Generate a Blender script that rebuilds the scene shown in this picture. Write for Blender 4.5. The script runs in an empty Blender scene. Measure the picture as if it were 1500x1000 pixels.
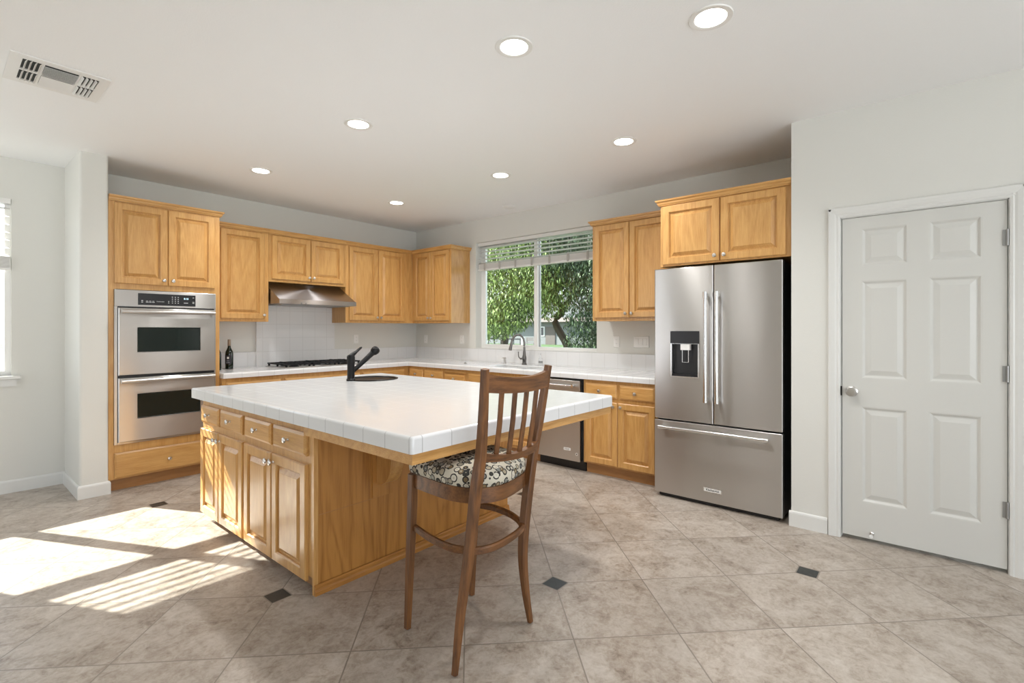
import bpy, bmesh, math, random
from mathutils import Vector, Matrix
PI = math.pi
rnd = random.Random(7)
SC = bpy.context.scene
COL = SC.collection

# ------------------------------------------------------------------ camera
cam = bpy.data.cameras.new('camera'); camo = bpy.data.objects.new('camera', cam); COL.objects.link(camo)
cam.sensor_width = 36.0; cam.lens = 719.0/1500.0*36.0
cam.shift_y = -(500.0-482.1)/1500.0
cam.clip_start = 0.05; cam.clip_end = 300
camo.location = (0, 0, 1.335)
camo.rotation_euler = (PI/2, 0, 0.7004-PI/2)
SC.camera = camo

# ------------------------------------------------------------------ sky, sun, exposure
SC.view_settings.view_transform = 'Standard'; SC.view_settings.look = 'None'
SC.view_settings.exposure = 0.07; SC.view_settings.gamma = 1.0
SC.view_settings.use_curve_mapping = False
W = bpy.data.worlds.new('sky'); SC.world = W; W.use_nodes = True
wn = W.node_tree; wn.nodes.clear()
wo = wn.nodes.new('ShaderNodeOutputWorld'); wb = wn.nodes.new('ShaderNodeBackground')
wtc = wn.nodes.new('ShaderNodeTexCoord'); wsep = wn.nodes.new('ShaderNodeSeparateXYZ'); wr = wn.nodes.new('ShaderNodeValToRGB')
wmap = wn.nodes.new('ShaderNodeMath'); wmap.operation = 'MULTIPLY_ADD'; wmap.inputs[1].default_value = .5; wmap.inputs[2].default_value = .5
wn.links.new(wtc.outputs['Generated'], wsep.inputs[0]); wn.links.new(wsep.outputs[2], wmap.inputs[0]); wn.links.new(wmap.outputs[0], wr.inputs[0])
we = wr.color_ramp.elements; we.new(.5)                 # glow added below the horizon to light the ceiling, pale haze, blue overhead
for e_, (p_, c_) in zip(we, ((.47, (.94, .975, 1.0)), (.51, (.60, .62, .66)), (1.0, (.36, .47, .62)))): e_.position = p_; e_.color = (*c_, 1)
wn.links.new(wr.outputs[0], wb.inputs[0]); wb.inputs[1].default_value = 5.5
wn.links.new(wb.outputs[0], wo.inputs[0])
sun = bpy.data.lights.new('sun', 'SUN'); suno = bpy.data.objects.new('sun', sun); COL.objects.link(suno)
sun.energy = 19.0; sun.angle = math.radians(0.4); sun.color = (1, .96, .90)
SUN_DIR = Vector((0.505, -1.0, -0.80)).normalized()
suno.rotation_euler = SUN_DIR.to_track_quat('-Z', 'Y').to_euler()
suno.location = (-6, 14, 12)

# ------------------------------------------------------------------ key dimensions (metres)
H = 2.737          # ceiling
YA = 5.64          # oven / cooktop wall
YN = 5.72          # nook wall
XB = 4.536         # window wall
XW = 3.781         # wall with the pantry door
SX0, SX1, SYF = 0.755, 0.935, 5.07   # wall stub beside the ovens
CT = 0.925         # worktop height

# ------------------------------------------------------------------ node helpers
class N:
    def __init__(s, name, **kw):
        s.m = bpy.data.materials.new(name); s.m.use_nodes = True
        s.t = s.m.node_tree; s.b = s.t.nodes['Principled BSDF']
        for k, v in kw.items(): s.set(k, v)
    def set(s, k, v):
        k = k.replace('_', ' ')
        s.b.inputs[k].default_value = (*v, 1) if isinstance(v, tuple) and len(v) == 3 else v
    def n(s, typ, **kw):
        x = s.t.nodes.new(typ)
        for k, v in kw.items(): setattr(x, k, v)
        return x
    def l(s, a, b): s.t.links.new(a, b)
    def math(s, op, a, b=None, c=None):
        x = s.n('ShaderNodeMath', operation=op)
        for i, v in enumerate((a, b, c)):
            if v is None: continue
            if isinstance(v, (int, float)): x.inputs[i].default_value = v
            else: s.l(v, x.inputs[i])
        return x.outputs[0]
    def pos(s):
        g = s.n('ShaderNodeNewGeometry'); return g.outputs['Position'], g.outputs['True Normal']
    def xyz(s, v):
        x = s.n('ShaderNodeSeparateXYZ'); s.l(v, x.inputs[0]); return x.outputs
    def noise(s, vec, scale, detail=3, rough=.5, dist=0.0):
        x = s.n('ShaderNodeTexNoise'); x.inputs['Scale'].default_value = scale
        x.inputs['Detail'].default_value = detail; x.inputs['Roughness'].default_value = rough
        x.inputs['Distortion'].default_value = dist
        if vec is not None: s.l(vec, x.inputs['Vector'])
        return x.outputs['Fac']
    def mapping(s, vec, scale=(1, 1, 1), loc=(0, 0, 0)):
        x = s.n('ShaderNodeMapping'); s.l(vec, x.inputs[0])
        x.inputs['Scale'].default_value = scale; x.inputs['Location'].default_value = loc
        return x.outputs[0]
    def ramp(s, fac, stops):
        x = s.n('ShaderNodeValToRGB'); e = x.color_ramp.elements
        while len(e) < len(stops): e.new(.5)
        for i, (p, c) in enumerate(stops):
            e[i].position = p; e[i].color = (*c, 1)
        s.l(fac, x.inputs[0]); return x.outputs[0]
    def mix(s, fac, a, b, typ='MIX'):
        x = s.n('ShaderNodeMix', data_type='RGBA', blend_type=typ)
        for k, v in ((0, fac), (6, a), (7, b)):
            if isinstance(v, (int, float)): x.inputs[k].default_value = v
            elif isinstance(v, tuple): x.inputs[k].default_value = (*v, 1)
            else: s.l(v, x.inputs[k])
        return x.outputs[2]
    def color(s, c): s.l(c, s.b.inputs['Base Color'])
    def bump(s, h, strength=.2, dist=.01):
        x = s.n('ShaderNodeBump'); x.inputs['Strength'].default_value = strength; x.inputs['Distance'].default_value = dist
        s.l(h, x.inputs['Height']); s.l(x.outputs[0], s.b.inputs['Normal'])

def flat(name, col, rough=.5, **kw):
    return N(name, Base_Color=col, Roughness=rough, **kw).m

def paint(name, col, rough=.6, tex=.12):
    m = N(name, Base_Color=col, Roughness=rough)
    p, _ = m.pos(); m.bump(m.noise(p, 140, 3), tex, .004); return m.m

def wood(name, axis, light, dark, rough=.34, fine=46, streak=.34, coat=.18):
    m = N(name, Roughness=rough)
    p, _ = m.pos()
    oi = m.n('ShaderNodeObjectInfo'); sh = m.n('ShaderNodeVectorMath', operation='ADD')
    mul = m.math('MULTIPLY', oi.outputs['Random'], 37.0)
    cmb = m.n('ShaderNodeCombineXYZ'); m.l(mul, cmb.inputs[0]); m.l(mul, cmb.inputs[1])
    m.l(p, sh.inputs[0]); m.l(cmb.outputs[0], sh.inputs[1])
    sc = [1, 1, 1]; sc[axis] = .045
    v = m.mapping(sh.outputs[0], tuple(sc))
    sc2 = [1, 1, 1]; sc2[axis] = .16
    v2 = m.mapping(sh.outputs[0], tuple(sc2))
    big = m.noise(v2, 5, 2, .5, .4)
    rings = m.math('FRACT', m.math('MULTIPLY', big, 9.0))
    rings = m.math('ABSOLUTE', m.math('SUBTRACT', rings, .5))
    f = m.noise(v, fine*5, 4, .65)
    f2 = m.noise(v, fine, 3, .6)
    k = m.math('ADD', m.math('MULTIPLY', rings, streak), m.math('ADD', m.math('MULTIPLY', f, .80), m.math('MULTIPLY', f2, .30)))
    c = m.ramp(k, [(.36, dark), (.58, tuple((a+b)/2 for a, b in zip(light, dark))), (.86, light)])
    # each board its own tone
    hs = m.n('ShaderNodeHueSaturation'); m.l(c, hs.inputs['Color'])
    m.l(m.math('ADD', m.math('MULTIPLY', oi.outputs['Random'], .14), .93), hs.inputs['Value'])
    m.color(hs.outputs[0]); m.bump(f, .06, .003)
    m.set('Coat Weight', coat); m.set('Coat Roughness', .2)
    return m.m

def tile(name, col, grout, pitch, off, gw=.0035, rough=.12, gf=.9):
    """glazed square tiles: joints follow the surface in world metres"""
    m = N(name, Roughness=rough)
    p, nrm = m.pos(); P = m.xyz(p); Nn = m.xyz(nrm)
    tot = None
    for i in range(3):
        if pitch[i] is None: continue
        f = m.math('FRACT', m.math('DIVIDE', m.math('SUBTRACT', P[i], off[i]), pitch[i]))
        d = m.math('MULTIPLY', m.math('SUBTRACT', .5, m.math('ABSOLUTE', m.math('SUBTRACT', f, .5))), pitch[i])
        line = m.math('LESS_THAN', d, gw/2)
        face = m.math('LESS_THAN', m.math('ABSOLUTE', Nn[i]), .7)
        line = m.math('MULTIPLY', line, face)
        tot = line if tot is None else m.math('MAXIMUM', tot, line)
    nz = m.noise(p, 2.0, 2)
    c0 = m.mix(nz, tuple(x*.97 for x in col), col)
    c = m.mix(m.math('MULTIPLY', tot, gf), c0, grout)
    m.color(c)
    m.l(m.math('ADD', m.math('MULTIPLY', tot, .5), rough), m.b.inputs['Roughness'])
    m.bump(m.math('ADD', m.math('MULTIPLY', tot, -1.0), m.math('MULTIPLY', m.noise(p, 9, 1), .08)), .25, .002)
    return m.m

M = {}
M['wall'] = paint('wall_paint', (.70, .695, .65), .6)
M['ceil'] = paint('ceiling_paint', (.92, .925, .92), .7, .2)
M['trim'] = flat('trim_paint', (.72, .72, .69), .32)
M['door'] = flat('door_paint', (.635, .632, .595), .35)
OL, OD = (.66, .380, .132), (.44, .205, .050)
M['oak'] = wood('oak_vertical', 2, OL, OD)
M['oakx'] = wood('oak_along_x', 0, OL, OD)
M['oaky'] = wood('oak_along_y', 1, OL, OD)
M['ply'] = wood('oak_plywood', 2, (.47, .215, .048), (.27, .105, .018), .38, 20, .8)
M['plyx'] = wood('oak_ply_along_x', 0, (.47, .215, .048), (.27, .105, .018), .38)
M['toe'] = wood('dark_oak_base', 0, (.42, .21, .075), (.30, .14, .045))
M['toey'] = wood('dark_oak_base_y', 1, (.42, .21, .075), (.30, .14, .045))
M['stool'] = wood('stool_oak', 2, (.215, .088, .026), (.042, .014, .004), .42, 24, .5, coat=.04)
M['stoolx'] = wood('stool_oak_cross', 0, (.215, .088, .026), (.042, .014, .004), .42, 24, .5, coat=.04)
WT = (.76, .765, .765)
M['tile_i'] = tile('island_tile', WT, (.38, .38, .375), (.154, .154, None), (1.2295, 1.661, 0), rough=.10)
M['tile_c'] = tile('counter_tile', WT, (.55, .55, .54), (.1515, .1515, None), (2.381, 2.079, 0), rough=.12)
M['tile_b'] = tile('backsplash_tile', (.80, .80, .795), (.60, .595, .58), (.152, .152, .152), (2.376, 2.858, 1.087), rough=.10)
M['nickel'] = flat('brushed_nickel', (.60, .58, .55), .28, Metallic=1.0)
M['gun'] = flat('dark_nickel', (.20, .19, .18), .3, Metallic=1.0)
M['chrome'] = flat('chrome', (.75, .75, .75), .12, Metallic=1.0)
M['black'] = flat('black_plastic', (.010, .010, .011), .3)
M['blackm'] = flat('matte_black', (.004, .004, .0045), .38, Specular_IOR_Level=.28)
M['iron'] = flat('cast_iron', (.008, .008, .009), .5, Specular_IOR_Level=.3)
M['white'] = flat('white_plastic', (.83, .82, .79), .4)
M['grey'] = flat('grey_metal', (.35, .35, .34), .4, Metallic=.7)
M['dglass'] = flat('dark_oven_glass', (.010, .016, .014), .06)
M['ink'] = flat('badge_ink', (.02, .02, .02), .5)
M['print'] = flat('panel_print', (.62, .62, .62), .5)
M['rubber'] = flat('white_rubber', (.8, .8, .78), .6)

def steel(name, col=(.60, .585, .565), rough=.24, axis='Z', aniso=.75, rot=.0, wav=.05):
    m = N(name, Base_Color=col, Metallic=1.0, Roughness=rough, Anisotropic=aniso, Anisotropic_Rotation=rot)
    t = m.n('ShaderNodeTangent', direction_type='RADIAL', axis=axis); m.l(t.outputs[0], m.b.inputs['Tangent'])
    p, _ = m.pos()
    m.bump(m.noise(m.mapping(p, (1, 1, .35)), 5, 1), wav, .02)
    return m.m
M['steel'] = steel('brushed_steel', (.56, .545, .525), .29, aniso=.95, rot=.25, wav=.09)
M['steelh'] = steel('hood_steel', (.45, .44, .455), .42, aniso=.9, rot=.25, wav=.03)

def emit(name, col, s):
    m = N(name, Base_Color=(.9, .9, .9)); m.set('Emission Color', col); m.set('Emission Strength', s); return m.m
M['lamp'] = emit('lamp_diffuser', (1, .965, .90), 9)
M['led'] = emit('clock_led', (.35, .75, .9), 1.4)
m = N('window_glass', Base_Color=(1, 1, 1), Roughness=0.0, IOR=1.02); m.set('Transmission Weight', 1.0)
# thin pane: mostly see-through, a little reflection
g = m.n('ShaderNodeBsdfGlossy'); g.inputs['Roughness'].default_value = .0
tr = m.n('ShaderNodeBsdfTransparent'); tr.inputs[0].default_value = (.95, .97, .96, 1)
fr = m.n('ShaderNodeFresnel'); fr.inputs[0].default_value = 1.3
mx = m.n('ShaderNodeMixShader'); m.l(fr.outputs[0], mx.inputs[0]); m.l(tr.outputs[0], mx.inputs[1]); m.l(g.outputs[0], mx.inputs[2])
m.l(mx.outputs[0], m.t.nodes['Material Output'].inputs[0]); M['glass'] = m.m
m = N('bottle_glass', Base_Color=(.006, .012, .006), Roughness=.06); M['bottle'] = m.m
m = N('clear_plastic', Base_Color=(.95, .96, .96), Roughness=.05, IOR=1.2); m.set('Transmission Weight', .9); M['clear'] = m.m
M['taupe'] = flat('taupe_tape', (.42, .40, .37), .8)
M['slat'] = flat('blind_slat', (.80, .79, .76), .45)

# floor: large beige tiles laid on the diagonal, small black inserts where four tiles meet
m = N('floor_tile', Roughness=.36)
p, _ = m.pos(); P = m.xyz(p); S = .4688; R2 = math.sqrt(.5)
dx = m.math('SUBTRACT', P[0], 2.119); dy = m.math('SUBTRACT', P[1], 1.491)
a = m.math('MULTIPLY', m.math('SUBTRACT', dx, dy), R2); b = m.math('MULTIPLY', m.math('ADD', dx, dy), R2)
def wrap(q, per): return m.math('MULTIPLY', m.math('SUBTRACT', m.math('FRACT', m.math('ADD', m.math('DIVIDE', q, per), .5)), .5), per)
wa, wb_ = m.math('ABSOLUTE', wrap(a, S)), m.math('ABSOLUTE', wrap(b, S))
grout = m.math('LESS_THAN', m.math('MINIMUM', wa, wb_), .0030)
a3, b3 = wrap(a, 3*S), wrap(b, 3*S)
ix = m.math('MULTIPLY', m.math('ADD', a3, b3), R2); iy = m.math('MULTIPLY', m.math('SUBTRACT', b3, a3), R2)
mxx = m.math('MAXIMUM', m.math('ABSOLUTE', ix), m.math('ABSOLUTE', iy))
ins = m.math('LESS_THAN', mxx, .0475); insg = m.math('LESS_THAN', mxx, .0535)
cid = m.n('ShaderNodeCombineXYZ'); m.l(m.math('FLOOR', m.math('DIVIDE', a, S)), cid.inputs[0]); m.l(m.math('FLOOR', m.math('DIVIDE', b, S)), cid.inputs[1])
wnz = m.n('ShaderNodeTexWhiteNoise', noise_dimensions='3D'); m.l(cid.outputs[0], wnz.inputs[0])
sh = m.n('ShaderNodeVectorMath', operation='MULTIPLY_ADD'); m.l(wnz.outputs['Color'], sh.inputs[0]); sh.inputs[1].default_value = (30, 30, 30); m.l(p, sh.inputs[2])
n1 = m.noise(sh.outputs[0], 5.0, 6, .68, .7); n2 = m.noise(sh.outputs[0], 22, 5, .72, .8); n3 = m.noise(sh.outputs[0], 60, 4, .7)
f = m.math('ADD', m.math('MULTIPLY', n1, .50), m.math('ADD', m.math('MULTIPLY', n2, .42), m.math('MULTIPLY', n3, .20)))
c = m.ramp(f, [(.42, (.21, .165, .128)), (.50, (.335, .28, .228)), (.59, (.43, .376, .320)), (.70, (.51, .46, .407))])
hs = m.n('ShaderNodeHueSaturation'); m.l(c, hs.inputs['Color'])
m.l(m.math('ADD', m.math('MULTIPLY', wnz.outputs['Value'], .12), .95), hs.inputs['Value'])
c = m.mix(m.math('MAXIMUM', grout, insg), hs.outputs[0], (.235, .20, .165))
blk = m.mix(n2, (.006, .008, .008), (.03, .034, .034))
c = m.mix(ins, c, blk); m.color(c)
m.bump(m.math('SUBTRACT', m.math('MULTIPLY', f, .25), m.math('MULTIPLY', m.math('MAXIMUM', grout, m.math('SUBTRACT', insg, ins)), 1.0)), .35, .003)
M['floor'] = m.m

# stool seat fabric: cream with little ringed discs
m = N('disc_print_fabric', Roughness=.85)
p, _ = m.pos()
vo = m.n('ShaderNodeTexVoronoi', feature='F1'); vo.inputs['Scale'].default_value = 36; vo.inputs['Randomness'].default_value = .7; m.l(p, vo.inputs['Vector'])
d = vo.outputs['Distance']; rc = m.xyz(vo.outputs['Color'])
k = m.math('DIVIDE', d, m.math('ADD', m.math('MULTIPLY', rc[0], .24), .42))
inner = m.mix(m.math('LESS_THAN', rc[1], .3), m.ramp(rc[2], [(.0, (.03, .032, .03)), (.3, (.22, .15, .07)), (.5, (.30, .30, .26)), (.75, (.13, .14, .14)), (1, (.45, .38, .26))]), (.62, .58, .48))
e = m.n('ShaderNodeValToRGB'); m.l(k, e.inputs[0]); e.color_ramp.interpolation = 'CONSTANT'
ce = e.color_ramp.elements; ce[0].position = 0; ce[0].color = (1, 1, 1, 1); ce[1].position = .25; ce[1].color = (0, 0, 0, 1)
ring = m.math('MULTIPLY', m.math('GREATER_THAN', k, .72), m.math('LESS_THAN', k, 1.0))
core = m.math('LESS_THAN', k, .26)
disc = m.math('LESS_THAN', k, .72)
c = m.mix(disc, (.60, .555, .45), inner)
c = m.mix(ring, c, (.028, .025, .022)); c = m.mix(core, c, (.50, .45, .34))
m.color(c); m.bump(m.noise(p, 700, 1), .2, .001)
M['fabric'] = m.m

# ------------------------------------------------------------------ mesh helpers
def frame(o, u, n):
    """matrix: local x = u (right), y = up, z = n (out of the face)"""
    u = Vector(u); n = Vector(n); v = n.cross(u)
    return Matrix(((u.x, v.x, n.x, o[0]), (u.y, v.y, n.y, o[1]), (u.z, v.z, n.z, o[2]), (0, 0, 0, 1)))
def FA(x, z, y): return frame((x, y, z), (1, 0, 0), (0, -1, 0))     # faces -y, local x = +x
def FB(y, z, x): return frame((x, y, z), (0, -1, 0), (-1, 0, 0))    # faces -x, local x = -y
I4 = Matrix.Identity(4)

def box(bm, x0, x1, y0, y1, z0, z1, bev=0.0, mat=None):
    vs = [bm.verts.new((x, y, z)) for x in (x0, x1) for y in (y0, y1) for z in (z0, z1)]
    fs = [(0, 1, 3, 2), (4, 6, 7, 5), (0, 4, 5, 1), (2, 3, 7, 6), (0, 2, 6, 4), (1, 5, 7, 3)]
    faces = [bm.faces.new([vs[i] for i in f]) for f in fs]
    if mat is not None: bmesh.ops.transform(bm, matrix=mat, verts=vs)
    if bev > 0:
        es = list({e for f in faces for e in f.edges})
        bmesh.ops.bevel(bm, geom=es, offset=bev, segments=2, profile=.5, affect='EDGES')
    return vs

def rings_panel(bm, MM, w, h, rings):
    L = []
    for ins, d in rings:
        L.append([bm.verts.new(MM @ Vector(q)) for q in ((ins, ins, d), (w-ins, ins, d), (w-ins, h-ins, d), (ins, h-ins, d))])
    bm.faces.new(L[0][::-1])
    for A, B in zip(L, L[1:]):
        for k in range(4):
            bm.faces.new((A[k], A[(k+1) % 4], B[(k+1) % 4], B[k]))
    bm.faces.new(L[-1])

def lathe(bm, MM, prof, seg=16):
    """profile of (radius, distance along local z)"""
    L = []
    for r, d in prof:
        if r < 1e-6: L.append([bm.verts.new(MM @ Vector((0, 0, d)))])
        else: L.append([bm.verts.new(MM @ Vector((r*math.cos(2*PI*k/seg), r*math.sin(2*PI*k/seg), d))) for k in range(seg)])
    for A, B in zip(L, L[1:]):
        if len(A) == 1 and len(B) == 1: continue
        for k in range(seg):
            j = (k+1) % seg
            if len(A) == 1: bm.faces.new((A[0], B[j], B[k]))
            elif len(B) == 1: bm.faces.new((A[k], A[j], B[0]))
            else: bm.faces.new((A[k], A[j], B[j], B[k]))
    if len(L[0]) > 1: bm.faces.new(L[0][::-1])
    if len(L[-1]) > 1: bm.faces.new(L[-1])

def sweep(bm, pts, prof, ref=(0, 0, 1), closed=False):
    """prof: function i -> list of (a, b) section points; a along side, b along ref-ish"""
    pts = [Vector(q) for q in pts]; n = len(pts); L = []
    ref = Vector(ref)
    for i, q in enumerate(pts):
        if closed: t = pts[(i+1) % n]-pts[i-1]
        else: t = pts[min(i+1, n-1)]-pts[max(i-1, 0)]
        t.normalize()
        s = t.cross(ref)
        s = s.normalized() if s.length > 1e-6 else Vector((1, 0, 0))
        up = s.cross(t)
        L.append([bm.verts.new(q+s*a+up*b) for a, b in prof(i)])
    k = len(L[0])
    rng = range(n if closed else n-1)
    for i in rng:
        A, B = L[i], L[(i+1) % n]
        for j in range(k): bm.faces.new((A[j], A[(j+1) % k], B[(j+1) % k], B[j]))
    if not closed: bm.faces.new(L[0][::-1]); bm.faces.new(L[-1])

def circ(r, k=10): return [(r*math.cos(2*PI*j/k), r*math.sin(2*PI*j/k)) for j in range(k)]
def rect(w, h, c=.0):
    a, b = w/2, h/2
    if c <= 0: return [(-a, -b), (a, -b), (a, b), (-a, b)]
    return [(-a+c, -b), (a-c, -b), (a, -b+c), (a, b-c), (a-c, b), (-a+c, b), (-a, b-c), (-a, -b+c)]
def tube(bm, pts, r, k=10, ref=(0, 0, 1)):
    sweep(bm, pts, (lambda i: circ(r[i] if isinstance(r, (list, tuple)) else r, k)), ref)
def spline(pts, n=8):
    """Catmull-Rom through the points"""
    P_ = [Vector(q) for q in pts]; P_ = [P_[0]*2-P_[1]]+P_+[P_[-1]*2-P_[-2]]; out = []
    for i in range(1, len(P_)-2):
        p0, p1, p2, p3 = P_[i-1:i+3]
        for k in range(n):
            t = k/n
            out.append(.5*((2*p1)+(p2-p0)*t+(2*p0-5*p1+4*p2-p3)*t*t+(3*p1-p0-3*p2+p3)*t**3))
    out.append(P_[-2]); return out

def prism(bm, poly, MM, d0, d1):
    A = [bm.verts.new(MM @ Vector((x, y, d0))) for x, y in poly]; B = [bm.verts.new(MM @ Vector((x, y, d1))) for x, y in poly]
    bm.faces.new(A[::-1]); bm.faces.new(B); n = len(poly)
    for k in range(n): bm.faces.new((A[k], A[(k+1) % n], B[(k+1) % n], B[k]))

def cells(bm, xs, ys, z0, z1, keep, bev=0.0):
    """slab made of grid cells (keeps L shapes and cut-outs in one watertight mesh)"""
    V = {}
    def vt(i, j, z):
        if (i, j, z) not in V: V[(i, j, z)] = bm.verts.new((xs[i], ys[j], z))
        return V[(i, j, z)]
    K = {(i, j) for i in range(len(xs)-1) for j in range(len(ys)-1) if keep((xs[i]+xs[i+1])/2, (ys[j]+ys[j+1])/2)}
    for i, j in K:
        bm.faces.new((vt(i, j, z1), vt(i+1, j, z1), vt(i+1, j+1, z1), vt(i, j+1, z1)))
        bm.faces.new((vt(i, j+1, z0), vt(i+1, j+1, z0), vt(i+1, j, z0), vt(i, j, z0)))
        for di, dj, q in ((-1, 0, ((i, j+1), (i, j))), (1, 0, ((i+1, j), (i+1, j+1))), (0, -1, ((i, j), (i+1, j))), (0, 1, ((i+1, j+1), (i, j+1)))):
            if (i+di, j+dj) not in K:
                (a0, b0), (a1, b1) = q
                bm.faces.new((vt(a0, b0, z0), vt(a1, b1, z0), vt(a1, b1, z1), vt(a0, b0, z1)))
    bm.normal_update()
    bmesh.ops.dissolve_limit(bm, angle_limit=.01, verts=bm.verts[:], edges=bm.edges[:])
    if bev:
        es = [e for e in bm.edges if len(e.link_faces) == 2 and e.calc_face_angle(0) > .5 and all(v.co.z > z1-1e-5 for v in e.verts)]
        bmesh.ops.bevel(bm, geom=es, offset=bev, segments=4, profile=.5, affect='EDGES')

ROOT = {}
def obj(name, bm, mat, parent=None, smooth=False, kind=None, label=None, hard=0.0):
    """links one mesh object; built in world metres, stored relative to its parent's base"""
    me = bpy.data.meshes.new(name)
    bmesh.ops.recalc_face_normals(bm, faces=bm.faces[:])
    o = bpy.data.objects.new(name, me); COL.objects.link(o)
    if parent is not None:
        base = ROOT.get(parent.name, Vector((0, 0, 0)))
        bmesh.ops.translate(bm, verts=bm.verts[:], vec=-base)
        o.parent = parent; ROOT[o.name] = base
    else:
        ROOT[o.name] = Vector((0, 0, 0))
    bm.to_mesh(me); bm.free()
    for mm in (mat if isinstance(mat, (list, tuple)) else [mat]): me.materials.append(mm)
    if smooth:
        for f_ in me.polygons: f_.use_smooth = True
        try: me.set_sharp_from_angle(angle=math.radians(38))
        except Exception: pass
    if hard:
        for f_ in me.polygons:
            if f_.area > hard: f_.use_smooth = False
    if kind: o['kind'] = kind
    if label: o['label'] = label
    return o
def tag(o, label, cat, group=None):
    o['label'] = label; o['category'] = cat
    if group: o['group'] = group
    return o
def thing(name, loc, label, cat, group=None):
    o = bpy.data.objects.new(name, None); COL.objects.link(o); o.location = loc; o.empty_display_size = .1
    ROOT[o.name] = Vector(loc)
    return tag(o, label, cat, group)
def root_mesh(o, base):
    """moves the origin of a single-mesh thing to its base"""
    b_ = Vector(base)
    for v in o.data.vertices: v.co -= b_
    o.location = b_; ROOT[o.name] = b_; return o
def nb(): return bmesh.new()
def bx(name, b6, mat, parent=None, bev=0.0, kind=None, label=None):
    bm = nb(); box(bm, *b6, bev=bev); return obj(name, bm, mat, parent, kind=kind, label=label)
def text(name, s, MM, size, mat, parent, align='CENTER', bold=0.0):
    cu = bpy.data.curves.new(name, 'FONT'); cu.body = s; cu.size = size; cu.align_x = align; cu.align_y = 'CENTER'; cu.extrude = .0004; cu.offset = bold
    t_ = bpy.data.objects.new(name+'_curve', cu); COL.objects.link(t_)
    dg = bpy.context.evaluated_depsgraph_get(); dg.update()
    me = bpy.data.meshes.new_from_object(t_.evaluated_get(dg)); bpy.data.objects.remove(t_); bpy.data.curves.remove(cu)
    bm = nb(); bm.from_mesh(me); bpy.data.meshes.remove(me)
    bmesh.ops.transform(bm, matrix=MM, verts=bm.verts[:])
    return obj(name, bm, mat, parent)

# ================================================================== THE SETTING
S_ = 'structure'
XL, YB = -2.7, -3.3           # far sides of the room, out of frame
bx('floor', (XL-.2, XB+.2, YB-.2, YN+.2, -.12, 0), M['floor'], kind=S_)
bx('ceiling', (XL-.2, XB+.2, YB-.2, YN+.2, H, H+.12), M['ceil'], kind=S_)
def wall_with_holes(name, MM, w, h, thick, holes, mat):
    us = sorted({0, w, *[q for a in holes for q in a[:2]]}); vs = sorted({0, h, *[q for a in holes for q in a[2:]]})
    bm = nb()
    cells(bm, us, vs, -thick, 0, lambda u, v: not any(a[0] < u < a[1] and a[2] < v < a[3] for a in holes))
    bmesh.ops.transform(bm, matrix=MM, verts=bm.verts[:])
    return obj(name, bm, mat, kind=S_)
# window wall (faces -x): local u runs along -y from y = YA
WY0, WY1, WZ0, WZ1 = 2.655, 4.434, 1.09, 2.444
wall_with_holes('wall_right', FB(YA, 0, XB), YA-.58, H, .17, [(YA-WY1, YA-WY0, WZ0, WZ1)], M['wall'])
bx('wall_back', (SX1, XB+.17, YA, YA+.25, 0, H), M['wall'], kind=S_)
# nook wall with its double window (faces -y)
NX0, NX1, NZ0, NZ1 = -.94, .43, .955, 2.40
wall_with_holes('wall_nook', FA(XL, 0, YN), SX0-XL+.02, H, .16, [(NX0-XL, NX1-XL, NZ0, NZ1)], M['wall'])
bm = nb(); box(bm, SX0, SX1, SYF, YN+.16, 0, H)
es = [e for e in bm.edges if abs(e.verts[0].co.z-e.verts[1].co.z) > 1 and e.verts[0].co.y < SYF+.01]
bmesh.ops.bevel(bm, geom=es, offset=.018, segments=5, profile=.5, affect='EDGES')
obj('wall_stub', bm, M['wall'], kind=S_, smooth=True, hard=.08)
# pantry door wall (faces -x) and its return behind the refrigerator
DY0, DY1, DZ = -.352, .424, 2.052
wall_with_holes('wall_pantry_side', FB(.70, 0, XW), .70-YB, H, .12, [(.70-DY1, .70-DY0, -.01, DZ+.01)], M['wall'])
bx('wall_return', (XW+.12, XB+.17, .58, .70, 0, H), M['wall'], kind=S_)
bx('wall_light_block', (XW+.45, XW+.5, DY0-.2, DY1+.12, 0, H), M['wall'], kind=S_)  # unseen slab added behind the door to keep its gaps dark
# unseen living side: unglazed openings added and placed to light the kitchen
wall_with_holes('wall_left', frame((XL, YB, 0), (0, 1, 0), (1, 0, 0)), YN-YB, H, .15, [(7.65, 8.8, .25, 2.5)], M['wall'])
wall_with_holes('wall_front', frame((XW, YB, 0), (-1, 0, 0), (0, 1, 0)), XW-XL, H, .15, [(1.45, 2.95, .06, 2.5), (3.1, 4.6, .06, 2.5), (4.75, 6.25, .06, 2.5)], M['wall'])
for nm, loc, rot, sx, sy in (('left', (XL-.05, 4.925, 1.37), (0, -PI/2, 0), 2.25, 1.15), ('front', (-.07, YB-.05, 1.28), (PI/2, 0, 0), 4.9, 2.5),
                             ('kitchen', (XB+.20, (WY0+WY1)/2, 1.77), (0, PI/2, 0), 1.4, 1.8), ('nook', ((NX0+NX1)/2, YN+.2, 1.68), (-PI/2, 0, 0), 1.4, 1.5)):
    L_ = bpy.data.lights.new('sky_portal_'+nm, 'AREA'); L_.shape = 'RECTANGLE'; L_.size = sx; L_.size_y = sy
    L_.cycles.is_portal = True
    o = bpy.data.objects.new('sky_portal_'+nm, L_); COL.objects.link(o); o.location = loc; o.rotation_euler = rot

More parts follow.
